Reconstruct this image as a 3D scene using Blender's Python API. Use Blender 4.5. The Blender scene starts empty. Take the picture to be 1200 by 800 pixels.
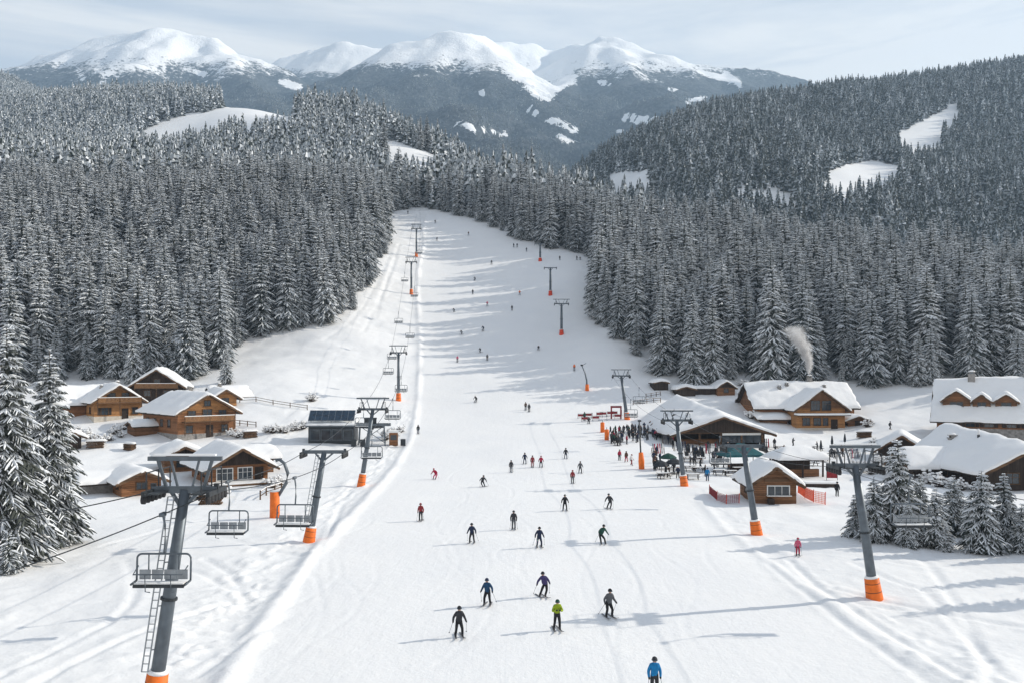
import bpy, bmesh, math, random
import numpy as np
from mathutils import Vector, Matrix, Euler

rnd = random.Random(7)
nrs = np.random.RandomState(11)
scene = bpy.context.scene
COL = scene.collection
R = math.radians

# ------------------------------------------------------------------ camera, sky, sun
F = 1000.0          # focal length in pixels of the 1200 px wide photograph
HOR = 436.0         # row of the true horizon
CAMZ = 15.0
cam_d = bpy.data.cameras.new('camera')
cam = bpy.data.objects.new('camera', cam_d)
COL.objects.link(cam)
cam.location = (0, 0, CAMZ)
cam.rotation_euler = (R(90), 0, 0)
cam_d.sensor_width = 36.0
cam_d.lens = 36.0 * F / 1200.0
cam_d.shift_y = (HOR - 400.0) / 1200.0
cam_d.clip_start = 0.5
cam_d.clip_end = 40000
scene.camera = cam

SUN_EL = 28.0
SUN_AZ = 74.0       # clockwise from +Y
world = bpy.data.worlds.new('World')
scene.world = world
world.use_nodes = True
wn, wl = world.node_tree.nodes, world.node_tree.links
wn.clear()
w_out = wn.new('ShaderNodeOutputWorld')
w_bg = wn.new('ShaderNodeBackground')
w_bg.inputs['Strength'].default_value = 0.11
sky = wn.new('ShaderNodeTexSky')
sky.sky_type = 'NISHITA'
sky.sun_disc = False
sky.sun_elevation = R(SUN_EL)
sky.sun_rotation = R(SUN_AZ)
sky.altitude = 1200
sky.dust_density = 2.0
w_tc = wn.new('ShaderNodeTexCoord')
w_map = wn.new('ShaderNodeMapping')
w_map.inputs['Scale'].default_value = (1.5, 1.5, 13.0)
w_map.inputs['Location'].default_value = (0.35, 0.1, 0.4)
w_n = wn.new('ShaderNodeTexNoise')
w_n.inputs['Scale'].default_value = 1.5
w_n.inputs['Detail'].default_value = 7
w_n.inputs['Roughness'].default_value = 0.55
w_n.inputs['Distortion'].default_value = 0.4
w_r = wn.new('ShaderNodeValToRGB')      # cloud brightness: grey underside to white veil
e = w_r.color_ramp.elements
e[0].position, e[0].color = 0.36, (4.7, 5.1, 5.6, 1)
e[1].position, e[1].color = 0.54, (7.3, 7.2, 7.0, 1)
w_n2 = wn.new('ShaderNodeTexNoise')
w_n2.inputs['Scale'].default_value = 2.2
w_n2.inputs['Detail'].default_value = 5
w_r2 = wn.new('ShaderNodeValToRGB')     # cloud cover
w_r2.color_ramp.elements[0].position, w_r2.color_ramp.elements[0].color = 0.30, (0.92, 0.92, 0.92, 1)
w_r2.color_ramp.elements[1].position, w_r2.color_ramp.elements[1].color = 0.62, (0.98, 0.98, 0.98, 1)
w_mix = wn.new('ShaderNodeMix')
w_mix.data_type = 'RGBA'
wl.new(w_tc.outputs['Generated'], w_map.inputs['Vector'])
wl.new(w_map.outputs[0], w_n.inputs['Vector'])
wl.new(w_map.outputs[0], w_n2.inputs['Vector'])
wl.new(w_n.outputs['Fac'], w_r.inputs[0])
wl.new(w_n2.outputs['Fac'], w_r2.inputs[0])
w_sep = wn.new('ShaderNodeSeparateXYZ')
w_mr = wn.new('ShaderNodeMapRange')      # veil thinned above the view to darken and blue the snow shadows
w_mr.inputs['From Min'].default_value = 0.36
w_mr.inputs['From Max'].default_value = 0.72
w_mr.inputs['To Min'].default_value = 1.0
w_mr.inputs['To Max'].default_value = 0.38
w_mu = wn.new('ShaderNodeMath')
w_mu.operation = 'MULTIPLY'
wl.new(w_tc.outputs['Generated'], w_sep.inputs[0])
wl.new(w_sep.outputs['Z'], w_mr.inputs['Value'])
wl.new(w_r2.outputs[0], w_mu.inputs[0])
wl.new(w_mr.outputs[0], w_mu.inputs[1])
wl.new(w_mu.outputs[0], w_mix.inputs['Factor'])
wl.new(sky.outputs[0], w_mix.inputs['A'])
wl.new(w_r.outputs[0], w_mix.inputs['B'])
wl.new(w_mix.outputs['Result'], w_bg.inputs['Color'])
wl.new(w_bg.outputs[0], w_out.inputs['Surface'])

sun_d = bpy.data.lights.new('sun', 'SUN')
sun_d.energy = 4.5
sun_d.angle = R(0.6)
sun_d.color = (1.0, 0.93, 0.82)
sun = bpy.data.objects.new('sun', sun_d)
COL.objects.link(sun)
SUN_DIR = Vector((math.sin(R(SUN_AZ)) * math.cos(R(SUN_EL)), math.cos(R(SUN_AZ)) * math.cos(R(SUN_EL)), math.sin(R(SUN_EL))))
sun.rotation_euler = SUN_DIR.to_track_quat('Z', 'Y').to_euler()
sun.location = (0, 0, 300)

scene.view_settings.view_transform = 'Standard'
scene.view_settings.look = 'None'
scene.view_settings.gamma = 1
scene.view_settings.use_curve_mapping = False
scene.view_settings.exposure = 0.30
scene.cycles.use_denoising = True
scene.cycles.max_bounces = 6
scene.cycles.diffuse_bounces = 3
scene.cycles.volume_bounces = 1
scene.cycles.transparent_max_bounces = 6

# ------------------------------------------------------------------ materials
MAT = {}
def new_mat(name):
    m = bpy.data.materials.new(name)
    m.use_nodes = True
    MAT[name] = m
    nt = m.node_tree
    return m, nt.nodes, nt.links, nt.nodes['Principled BSDF']

def mat(name, col, rough=0.7, metal=0.0, var=0.15, scale=3.0, bump=0.0, bscale=20.0, spec=0.3, stretch=None):
    """a principled material whose colour wanders with noise"""
    m, n, l, p = new_mat(name)
    tc = n.new('ShaderNodeTexCoord')
    src = tc.outputs['Object']
    if stretch:
        mp = n.new('ShaderNodeMapping')
        mp.inputs['Scale'].default_value = stretch
        l.new(src, mp.inputs['Vector'])
        src = mp.outputs[0]
    nz = n.new('ShaderNodeTexNoise')
    nz.inputs['Scale'].default_value = scale
    nz.inputs['Detail'].default_value = 5
    l.new(src, nz.inputs['Vector'])
    rp = n.new('ShaderNodeValToRGB')
    a = tuple(max(0, c * (1 - var)) for c in col) + (1,)
    b = tuple(min(1, c * (1 + var)) for c in col) + (1,)
    rp.color_ramp.elements[0].position, rp.color_ramp.elements[0].color = 0.3, a
    rp.color_ramp.elements[1].position, rp.color_ramp.elements[1].color = 0.7, b
    l.new(nz.outputs['Fac'], rp.inputs[0])
    l.new(rp.outputs[0], p.inputs['Base Color'])
    p.inputs['Roughness'].default_value = rough
    p.inputs['Metallic'].default_value = metal
    p.inputs['Specular IOR Level'].default_value = spec
    if bump:
        nb = n.new('ShaderNodeTexNoise')
        nb.inputs['Scale'].default_value = bscale
        nb.inputs['Detail'].default_value = 6
        l.new(src, nb.inputs['Vector'])
        bp = n.new('ShaderNodeBump')
        bp.inputs['Strength'].default_value = 0.6
        bp.inputs['Distance'].default_value = bump
        l.new(nb.outputs['Fac'], bp.inputs['Height'])
        l.new(bp.outputs[0], p.inputs['Normal'])
    return m

def wood(name, col, plank=0.22, horizontal=True):
    """boarding: dark joints every plank width, grain and weathering"""
    m, n, l, p = new_mat(name)
    tc = n.new('ShaderNodeTexCoord')
    sp = n.new('ShaderNodeSeparateXYZ')
    l.new(tc.outputs['Object'], sp.inputs[0])
    dv = n.new('ShaderNodeMath'); dv.operation = 'DIVIDE'; dv.inputs[1].default_value = plank
    if horizontal:
        l.new(sp.outputs['Z'], dv.inputs[0])
    else:
        ad = n.new('ShaderNodeMath'); ad.operation = 'ADD'
        l.new(sp.outputs['X'], ad.inputs[0]); l.new(sp.outputs['Y'], ad.inputs[1])
        l.new(ad.outputs[0], dv.inputs[0])
    fr = n.new('ShaderNodeMath'); fr.operation = 'FRACT'
    fl = n.new('ShaderNodeMath'); fl.operation = 'FLOOR'
    l.new(dv.outputs[0], fr.inputs[0]); l.new(dv.outputs[0], fl.inputs[0])
    wnz = n.new('ShaderNodeTexWhiteNoise'); wnz.noise_dimensions = '1D'
    l.new(fl.outputs[0], wnz.inputs['W'])
    mp = n.new('ShaderNodeMapping')
    mp.inputs['Scale'].default_value = (1.2, 1.2, 14) if horizontal else (14, 14, 1.2)
    l.new(tc.outputs['Object'], mp.inputs['Vector'])
    nz = n.new('ShaderNodeTexNoise'); nz.inputs['Scale'].default_value = 1.6; nz.inputs['Detail'].default_value = 6
    l.new(mp.outputs[0], nz.inputs['Vector'])
    ad2 = n.new('ShaderNodeMath'); ad2.operation = 'MULTIPLY_ADD'; ad2.inputs[1].default_value = 0.35
    wz = n.new('ShaderNodeTexNoise'); wz.inputs['Scale'].default_value = 0.55; wz.inputs['Detail'].default_value = 6; wz.inputs['Roughness'].default_value = 0.65
    l.new(tc.outputs['Object'], wz.inputs['Vector'])
    sm_ = n.new('ShaderNodeMath'); sm_.operation = 'MULTIPLY_ADD'; sm_.inputs[1].default_value = 0.9
    l.new(wz.outputs['Fac'], sm_.inputs[0]); l.new(nz.outputs['Fac'], sm_.inputs[2])
    sb_ = n.new('ShaderNodeMath'); sb_.operation = 'SUBTRACT'; sb_.inputs[1].default_value = 0.45
    l.new(sm_.outputs[0], sb_.inputs[0])
    l.new(wnz.outputs['Value'], ad2.inputs[0]); l.new(sb_.outputs[0], ad2.inputs[2])
    rp = n.new('ShaderNodeValToRGB')
    el = rp.color_ramp.elements
    el[0].position, el[0].color = 0.35, tuple(c * 0.55 for c in col) + (1,)
    el[1].position, el[1].color = 0.95, tuple(min(1, c * 1.35) for c in col) + (1,)
    l.new(ad2.outputs[0], rp.inputs[0])
    gt = n.new('ShaderNodeMath'); gt.operation = 'GREATER_THAN'; gt.inputs[1].default_value = 0.1
    l.new(fr.outputs[0], gt.inputs[0])
    mx = n.new('ShaderNodeMix'); mx.data_type = 'RGBA'
    mx.inputs['A'].default_value = tuple(c * 0.3 for c in col) + (1,)
    l.new(gt.outputs[0], mx.inputs['Factor']); l.new(rp.outputs[0], mx.inputs['B'])
    l.new(mx.outputs['Result'], p.inputs['Base Color'])
    bp = n.new('ShaderNodeBump'); bp.inputs['Distance'].default_value = 0.02
    l.new(gt.outputs[0], bp.inputs['Height']); l.new(bp.outputs[0], p.inputs['Normal'])
    p.inputs['Roughness'].default_value = 0.75
    p.inputs['Specular IOR Level'].default_value = 0.2
    return m

wood('wood_honey', (0.40, 0.195, 0.075), 0.24)
wood('wood_brown', (0.20, 0.10, 0.05), 0.24)
wood('wood_red', (0.25, 0.115, 0.052), 0.24)
wood('wood_dark', (0.055, 0.04, 0.032), 0.2, False)
wood('wood_trim', (0.13, 0.075, 0.042), 0.5)
mat('wood_rail', (0.30, 0.16, 0.075), 0.8, var=0.3, scale=6)
mat('stone', (0.27, 0.255, 0.24), 0.9, var=0.35, scale=2.5, bump=0.06, bscale=3)
mat('render_wall', (0.55, 0.5, 0.43), 0.9, var=0.12, scale=1.5)
mat('glass', (0.035, 0.045, 0.055), 0.08, var=0.5, scale=0.7, spec=0.6)
mat('solar', (0.012, 0.03, 0.055), 0.15, var=0.4, scale=1.5, spec=0.6)
mat('steel', (0.115, 0.135, 0.155), 0.45, metal=0.5, var=0.18, scale=2.5, spec=0.4)
mat('steel_light', (0.27, 0.29, 0.31), 0.4, metal=0.6, var=0.15, scale=4)
mat('steel_dark', (0.04, 0.045, 0.05), 0.55, metal=0.3, var=0.3, scale=5)
mat('rubber', (0.03, 0.03, 0.032), 0.8, var=0.3)
mat('pad_orange', (0.80, 0.17, 0.022), 0.6, var=0.18, scale=2.0, bump=0.02, bscale=4)
mat('pad_red', (0.66, 0.06, 0.02), 0.6, var=0.2, scale=2.0)
mat('net_orange', (0.78, 0.14, 0.06), 0.8, var=0.3, scale=9)
mat('cloth_red', (0.24, 0.028, 0.032), 0.8, var=0.25, scale=3)
mat('cloth_green', (0.015, 0.06, 0.045), 0.8, var=0.3, scale=2)
mat('cloth_teal', (0.02, 0.10, 0.115), 0.8, var=0.3, scale=2)
mat('cloth_dark', (0.03, 0.035, 0.042), 0.85, var=0.3, scale=2)
mat('bark', (0.07, 0.05, 0.038), 0.95, var=0.4, scale=8)
mat('skin', (0.50, 0.30, 0.21), 0.6, var=0.06)
mat('boot', (0.05, 0.05, 0.055), 0.5, var=0.3)
mat('ski_grey', (0.10, 0.10, 0.11), 0.35, var=0.6, scale=3)
mat('paper_white', (0.75, 0.75, 0.73), 0.7, var=0.08)
def cloth(key, c):
    return MAT.get(key) or mat(key, c, 0.85, var=0.22, scale=7, bump=0.01, bscale=9)

def snow_material(name, bump_d=0.05, sc=1.4, base=0.86, patch=False, groomed=False):
    m, n, l, p = new_mat(name)
    tc = n.new('ShaderNodeTexCoord')
    nz = n.new('ShaderNodeTexNoise'); nz.inputs['Scale'].default_value = 0.12; nz.inputs['Detail'].default_value = 7
    l.new(tc.outputs['Object'], nz.inputs['Vector'])
    rp = n.new('ShaderNodeValToRGB')
    el = rp.color_ramp.elements
    el[0].position, el[0].color = 0.3, (base * 0.955, base * 0.96, base * 0.965, 1)
    el[1].position, el[1].color = 0.7, (base, base * 0.998, base * 0.99, 1)
    l.new(nz.outputs['Fac'], rp.inputs[0])
    l.new(rp.outputs[0], p.inputs['Base Color'])
    p.inputs['Roughness'].default_value = 0.75
    p.inputs['Specular IOR Level'].default_value = 0.12
    h = None
    for s, k in ((sc, 1.0), (sc * 5, 0.35)):
        b = n.new('ShaderNodeTexNoise'); b.inputs['Scale'].default_value = s; b.inputs['Detail'].default_value = 5
        b.inputs['Roughness'].default_value = 0.6
        l.new(tc.outputs['Object'], b.inputs['Vector'])
        mu = n.new('ShaderNodeMath'); mu.operation = 'MULTIPLY_ADD'; mu.inputs[1].default_value = k
        l.new(b.outputs['Fac'], mu.inputs[0])
        if h is None: mu.inputs[2].default_value = 0
        else: l.new(h, mu.inputs[2])
        h = mu.outputs[0]
    bp = n.new('ShaderNodeBump'); bp.inputs['Distance'].default_value = bump_d; bp.inputs['Strength'].default_value = 0.7
    l.new(h, bp.inputs['Height'])
    if groomed:                                   # the corduroy left by the piste machine, one bed of machine tracks
        at = n.new('ShaderNodeAttribute'); at.attribute_name = 'piste'
        mp = n.new('ShaderNodeMapping'); mp.inputs['Scale'].default_value = (1.7, 0.05, 0.0)
        l.new(tc.outputs['Object'], mp.inputs['Vector'])
        cz = n.new('ShaderNodeTexNoise'); cz.inputs['Scale'].default_value = 1.0; cz.inputs['Detail'].default_value = 6
        cz.inputs['Roughness'].default_value = 0.75; cz.inputs['Distortion'].default_value = 0.6
        l.new(mp.outputs[0], cz.inputs['Vector'])
        mm = n.new('ShaderNodeMath'); mm.operation = 'MULTIPLY'
        l.new(at.outputs['Fac'], mm.inputs[0]); l.new(cz.outputs['Fac'], mm.inputs[1])
        b2 = n.new('ShaderNodeBump'); b2.inputs['Distance'].default_value = 0.03; b2.inputs['Strength'].default_value = 0.6
        l.new(mm.outputs[0], b2.inputs['Height']); l.new(bp.outputs[0], b2.inputs['Normal'])
        l.new(b2.outputs[0], p.inputs['Normal'])
    else:
        l.new(bp.outputs[0], p.inputs['Normal'])
    return m
snow_material('snow_ground', 0.10, 0.9, groomed=True)
snow_material('snow_roof', 0.06, 1.3)
snow_material('snow_load', 0.03, 3.0, base=0.84)

def tree_mat(name, c0, c1, rough=0.9):
    m, n, l, p = new_mat(name)
    oi = n.new('ShaderNodeObjectInfo')
    tc = n.new('ShaderNodeTexCoord')
    nz = n.new('ShaderNodeTexNoise'); nz.inputs['Scale'].default_value = 0.9; nz.inputs['Detail'].default_value = 4
    l.new(tc.outputs['Object'], nz.inputs['Vector'])
    ad = n.new('ShaderNodeMath'); ad.operation = 'MULTIPLY_ADD'; ad.inputs[1].default_value = 0.5
    l.new(oi.outputs['Random'], ad.inputs[0]); l.new(nz.outputs['Fac'], ad.inputs[2])
    rp = n.new('ShaderNodeValToRGB')
    rp.color_ramp.elements[0].position, rp.color_ramp.elements[0].color = 0.35, c0 + (1,)
    rp.color_ramp.elements[1].position, rp.color_ramp.elements[1].color = 0.95, c1 + (1,)
    l.new(ad.outputs[0], rp.inputs[0])
    l.new(rp.outputs[0], p.inputs['Base Color'])
    p.inputs['Roughness'].default_value = rough
    p.inputs['Specular IOR Level'].default_value = 0.15
    return m
tree_mat('needles', (0.030, 0.040, 0.036), (0.075, 0.082, 0.072))
tree_mat('tree_snow', (0.60, 0.635, 0.67), (0.80, 0.825, 0.85))
tree_mat('frost', (0.17, 0.195, 0.21), (0.38, 0.41, 0.43))

# ------------------------------------------------------------------ object helpers
def tag(o, label=None, cat=None, group=None, kind=None):
    if label: o['label'] = label
    if cat: o['category'] = cat
    if group: o['group'] = group
    if kind: o['kind'] = kind
    return o

def empty(name, loc=(0, 0, 0), rz=0.0, label=None, cat=None, group=None):
    o = bpy.data.objects.new(name, None)
    COL.objects.link(o)
    o.location = loc
    o.rotation_euler = (0, 0, rz)
    o.empty_display_size = 0.5
    return tag(o, label, cat, group)

class MB:
    """collects faces with material slots, then links them as one mesh object"""
    def __init__(s):
        s.v, s.f, s.m = [], [], []
    def add(s, verts, faces, mi=0):
        b = len(s.v)
        s.v.extend([tuple(v) for v in verts])
        for f in faces:
            s.f.append(tuple(i + b for i in f)); s.m.append(mi)
        return s
    def box(s, c, size, mi=0, M=None):
        x, y, z = (k / 2 for k in size)
        vs = [Vector((sx * x, sy * y, sz * z)) for sx in (-1, 1) for sy in (-1, 1) for sz in (-1, 1)]
        if M is not None: vs = [M @ v for v in vs]
        c = Vector(c)
        vs = [v + c for v in vs]
        return s.add(vs, [(0, 1, 3, 2), (4, 6, 7, 5), (0, 4, 5, 1), (2, 3, 7, 6), (0, 2, 6, 4), (1, 5, 7, 3)], mi)
    def bar(s, a, b, w, h=None, mi=0):
        """box beam from a to b"""
        a, b = Vector(a), Vector(b)
        h = h or w
        d = b - a
        M = d.to_track_quat('X', 'Z').to_matrix()
        return s.box((a + b) / 2, (d.length, w, h), mi, M)
    def tube(s, pts, r, n=8, mi=0, cap=True):
        pts = [Vector(p) for p in pts]
        rs = r if isinstance(r, (list, tuple)) else [r] * len(pts)
        b = len(s.v)
        for i, p in enumerate(pts):
            d = (pts[min(i + 1, len(pts) - 1)] - pts[max(i - 1, 0)])
            q = d.to_track_quat('Z', 'Y')
            for k in range(n):
                a = 2 * math.pi * k / n
                s.v.append(tuple(p + q @ Vector((math.cos(a) * rs[i], math.sin(a) * rs[i], 0))))
        for i in range(len(pts) - 1):
            for k in range(n):
                k2 = (k + 1) % n
                s.f.append((b + i * n + k, b + i * n + k2, b + (i + 1) * n + k2, b + (i + 1) * n + k)); s.m.append(mi)
        if cap:
            s.f.append(tuple(b + k for k in reversed(range(n)))); s.m.append(mi)
            e0 = b + (len(pts) - 1) * n
            s.f.append(tuple(e0 + k for k in range(n))); s.m.append(mi)
        return s
    def mesh(s, name, mats, smooth=False):
        me = bpy.data.meshes.new(name)
        me.from_pydata(s.v, [], s.f)
        for k in (mats if isinstance(mats, (list, tuple)) else [mats]):
            me.materials.append(MAT[k] if isinstance(k, str) else k)
        me.polygons.foreach_set('material_index', s.m)
        if smooth: me.polygons.foreach_set('use_smooth', [True] * len(s.f))
        me.update()
        return me
    def build(s, name, mats, parent=None, smooth=False):
        return link_mesh(name, s.mesh(name, mats, smooth), parent)

def link_mesh(name, me, parent=None):
    o = bpy.data.objects.new(name, me)
    COL.objects.link(o)
    if parent: o.parent = parent
    return o

def copy_tree(o, parent=None):
    c = o.copy()
    COL.objects.link(c)
    if parent: c.parent = parent
    for ch in o.children:
        copy_tree(ch, c)
    return c

# ------------------------------------------------------------------ noise
def _hash(ix, iy, seed):
    n = (ix.astype(np.int64) * 374761393 + iy.astype(np.int64) * 668265263 + seed * 1442695041) & 0xffffffff
    n = ((n ^ (n >> 13)) * 1274126177) & 0xffffffff
    n = n ^ (n >> 16)
    return (n & 0xffff) / 65535.0
def vnoise(x, y, seed=0):
    ix, iy = np.floor(x), np.floor(y)
    fx, fy = x - ix, y - iy
    fx = fx * fx * (3 - 2 * fx); fy = fy * fy * (3 - 2 * fy)
    a, b = _hash(ix, iy, seed), _hash(ix + 1, iy, seed)
    c, d = _hash(ix, iy + 1, seed), _hash(ix + 1, iy + 1, seed)
    return (a * (1 - fx) + b * fx) * (1 - fy) + (c * (1 - fx) + d * fx) * fy
def fbm(x, y, oct=4, seed=0, gain=0.5):
    t, a, s = 0, 1.0, 0
    for k in range(oct):
        t = t + a * (vnoise(x, y, seed + k) - 0.5); s += a
        x = x * 2.03 + 7.1; y = y * 2.03 - 3.7; a *= gain
    return t / s * 2
def sstep(a, b, x):
    t = np.clip((x - a) / (b - a), 0, 1)
    return t * t * (3 - 2 * t)

# ------------------------------------------------------------------ terrain
CP = []     # (photo column, photo row, distance) of seen ground
CP += [(-250, 330, 280), (-250, 200, 600), (-250, 120, 1300), (-250, 455, 190), (-250, 100, 1900)]
CP += [(100, 500, 165), (250, 450, 200), (350, 420, 226), (290, 409, 238), (400, 386, 250), (20, 455, 195), (320, 440, 205)]
CP += [(460, 400, 248), (470, 340, 300), (460, 290, 345), (455, 260, 390), (430, 340, 290)]
CP += [(500, 470, 200), (600, 470, 200), (700, 472, 200), (560, 440, 222), (650, 405, 250), (510, 405, 250), (560, 365, 280), (700, 368, 272),
       (510, 335, 310), (600, 335, 310), (680, 333, 302), (520, 300, 345), (640, 300, 340), (690, 302, 335), (510, 262, 390), (570, 275, 370), (470, 247, 420), (520, 250, 410)]
CP += [(760, 432, 225), (720, 400, 240), (800, 450, 215), (900, 450, 215), (1000, 453, 212), (1100, 455, 205), (1190, 452, 205), (1450, 455, 200)]
CP += [(960, 500, 186), (850, 518, 163), (1100, 515, 160), (740, 500, 176), (300, 500, 168), (420, 510, 165), (560, 506, 170)]
CP += [(760, 310, 380), (820, 345, 320), (700, 262, 440), (850, 292, 420), (950, 328, 405), (1050, 352, 390), (1180, 374, 380), (1450, 385, 380)]
CP += [(735, 214, 900), (850, 236, 760), (1000, 258, 720), (1180, 300, 700), (1190, 180, 1050), (1190, 79, 1600), (1000, 180, 1000), (1000, 112, 1560),
       (850, 160, 1560), (760, 184, 1470), (690, 200, 1380), (1450, 200, 1000), (1450, 50, 1600), (1450, 290, 700)]
CP += [(480, 230, 480), (545, 214, 590), (600, 236, 515), (480, 174, 720), (450, 166, 790), (520, 190, 640), (420, 163, 850), (350, 145, 950), (300, 130, 1000), (200, 120, 1100), (100, 121, 1250), (0, 122, 1400), (0, 97, 1900),
       (200, 160, 850), (200, 200, 600), (200, 250, 400), (200, 330, 285), (200, 405, 236), (0, 250, 400), (0, 330, 280), (0, 200, 600), (0, 160, 900), (350, 250, 380), (350, 320, 290), (400, 300, 320), (400, 220, 520), (50, 400, 228)]
CW = [((c - 600) / F * d, d, CAMZ - (r - HOR) / F * d) for c, r, d in CP]
for yy in (20, 45, 80, 112):
    for t in (-1.2, -0.6, -0.3, 0, 0.3, 0.6, 1.2): CW.append((t * yy, yy, 0.0))
for t in (-0.5, -0.25, 0, 0.25, 0.5): CW.append((t * 140, 140, 1.0))
# ground no one sees: behind the ridges
CW += [(0.25 * 560, 560, 48), (0.45 * 520, 520, 14), (0.58 * 500, 500, 4), (0.85 * 500, 500, 10), (0.05 * 900, 900, 130), (0, 1500, 200), (0.05 * 700, 700, 110),
       (-0.1 * 900, 900, 170), (-0.1 * 1500, 1500, 200), (0, 2300, 220), (-0.2 * 1300, 1300, 280), (-0.2 * 1900, 1900, 280), (-0.4 * 1700, 1700, 400), (0.3 * 2200, 2200, 330),
       (0.6 * 2300, 2300, 560), (-0.6 * 2400, 2400, 600), (0.1 * 1900, 1900, 230), (-0.9 * 2400, 2400, 620), (0.9 * 2400, 2400, 600)]
CW = np.array(CW)
def _uv(x, y):
    y = np.maximum(y, 12.0)
    return np.clip(x / y, -1.2, 1.2) * 1.6, np.log(y)
_cu, _cv = _uv(CW[:, 0], CW[:, 1])
_n = len(CW)
def _k(r2): return 0.5 * r2 * np.log(r2 + 1e-12)
_A = np.zeros((_n + 3, _n + 3))
_A[:_n, :_n] = _k((_cu[:, None] - _cu) ** 2 + (_cv[:, None] - _cv) ** 2) + np.eye(_n) * 4e-4
_P = np.stack([np.ones(_n), _cu, _cv], 1)
_A[:_n, _n:] = _P; _A[_n:, :_n] = _P.T
_w = np.linalg.solve(_A, np.concatenate([CW[:, 2] / CW[:, 1], np.zeros(3)]))
def H0(x, y):
    x = np.asarray(x, float); y = np.asarray(y, float)
    sh = np.broadcast(x, y).shape
    x = np.broadcast_to(x, sh).ravel(); y = np.broadcast_to(y, sh).ravel()
    u, v = _uv(x, y)
    out = _w[_n] + _w[_n + 1] * u + _w[_n + 2] * v
    for i in range(_n):
        out = out + _w[i] * _k((u - _cu[i]) ** 2 + (v - _cv[i]) ** 2)
    fl = sstep(105, 150, y)
    return (out * np.maximum(y, 12) * fl).reshape(sh)

def ray_ground(c, r, f=H0):
    """where the sight line through a photo pixel meets the ground"""
    t = (c - 600) / F; k = (r - HOR) / F
    ys = np.concatenate([np.arange(30, 300, 0.5), np.arange(300, 2300, 2)])
    d = (CAMZ - k * ys) - f(t * ys, ys)
    i = int(np.argmax(d <= 0))
    if i == 0: return None
    a = d[i - 1] / (d[i - 1] - d[i])
    y = ys[i - 1] + a * (ys[i] - ys[i - 1])
    return (t * y, y)

def pline(pts):
    out = []
    for c, r in pts:
        q = ray_ground(c, r)
        if q: out.append(q)
    return np.array(out)
BERM = pline([(496, 262), (497, 285), (491, 310), (489, 345), (492, 400), (491, 445), (489, 475), (482, 512), (462, 548), (420, 595), (362, 655), (312, 725), (262, 800)])
BERM = np.vstack([BERM, BERM[-1] + (BERM[-1] - BERM[-2]) * 2])
REDGE = pline([(690, 330), (705, 380), (760, 440), (790, 500), (800, 560), (850, 620), (930, 680), (1020, 740), (1120, 800)])
REDGE = np.vstack([REDGE, REDGE[-1] + (REDGE[-1] - REDGE[-2]) * 2])
def edge_x(E, y):
    o = np.argsort(E[:, 1])
    return np.interp(y, E[o, 1], E[o, 0])
TRACKS = [[(148, 655), (158, 680), (160, 700), (140, 722), (90, 750), (40, 775), (-20, 803)],
          [(330, 690), (270, 707), (200, 728), (120, 762), (50, 797), (0, 830)],
          [(205, 662), (240, 672), (270, 690), (300, 706)], [(240, 655), (268, 668), (282, 690), (292, 712)],
          [(238, 620), (300, 640), (360, 652)], [(250, 690), (180, 700), (90, 705)], [(345, 720), (300, 745), (230, 790)],
          [(900, 660), (950, 700), (1010, 745), (1100, 810)], [(925, 655), (960, 690), (1040, 740), (1130, 800)],
          [(975, 690), (1080, 715), (1200, 735), (1260, 745)], [(990, 705), (1080, 718), (1240, 712)], [(1080, 690), (1120, 730), (1180, 800)],
          [(1070, 640), (1110, 690), (1150, 760), (1170, 820)], [(1200, 690), (1140, 700), (1060, 690), (1000, 660)],
          [(455, 300), (435, 345), (410, 380), (380, 400)], [(465, 300), (445, 350), (425, 390)], [(300, 450), (350, 458), (400, 462), (440, 470)],
          [(400, 590), (380, 640), (350, 690)], [(420, 560), (400, 590), (330, 600)], [(820, 650), (900, 640), (1000, 652), (1100, 668)],
          [(468, 285), (452, 330), (440, 372)], [(330, 600), (240, 606), (120, 640)]]
def seg_dist(x, y, P):
    best = np.full(x.shape, 1e9)
    for a, b in zip(P[:-1], P[1:]):
        d = b - a
        L2 = max(d @ d, 1e-9)
        t = np.clip(((x - a[0]) * d[0] + (y - a[1]) * d[1]) / L2, 0, 1)
        q = np.hypot(x - a[0] - t * d[0], y - a[1] - t * d[1])
        best = np.minimum(best, q)
    return best
def smooth_line(P, n=4):
    for _ in range(n):
        Q = [P[0]]
        for a, b in zip(P[:-1], P[1:]): Q += [a * 0.75 + b * 0.25, a * 0.25 + b * 0.75]
        Q.append(P[-1]); P = np.array(Q)
        if len(P) > 40: break
    return P

# grid with fine cells where the camera is close
ys = [14.0]
while ys[-1] < 2500:
    y = ys[-1]
    ys.append(y + (max(0.13, y * y / 11000) if y < 105 else 1.0 if y < 440 else 1.0 + (y - 440) * 0.03))
ys = np.array(ys)
hx = [0.0]
while hx[-1] < 3200:
    x = hx[-1]
    hx.append(x + (0.17 if x < 26 else 0.3 if x < 48 else 0.6 if x < 140 else 0.6 + (x - 140) * 0.035))
hx = np.array(hx)
xs = np.concatenate([-hx[:0:-1], hx])
GX, GY = np.meshgrid(xs, ys)
GZ = H0(GX, GY)
far = sstep(450, 700, GY)
GZ += fbm(GX / 160, GY / 160, 4, 3) * 9 * sstep(260, 600, GY)
le, re = edge_x(BERM, GY), edge_x(REDGE, GY)
piste = sstep(-0.5, 1.5, GX - le) * sstep(-1, 4, re - GX) * (1 - sstep(415, 430, GY))
off = 1 - piste
near = GY < 440
rough = (fbm(GX / 7, GY / 7, 4, 20) * 0.28 + fbm(GX / 1.7, GY / 1.7, 3, 31) * 0.06) * (off * 0.85 + 0.04) * sstep(14, 40, GY)
rough += fbm(GX / 11, GY / 5, 3, 24) * 0.5 * off * sstep(190, 230, GY)
GZ += np.where(near, rough, 0)
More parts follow.
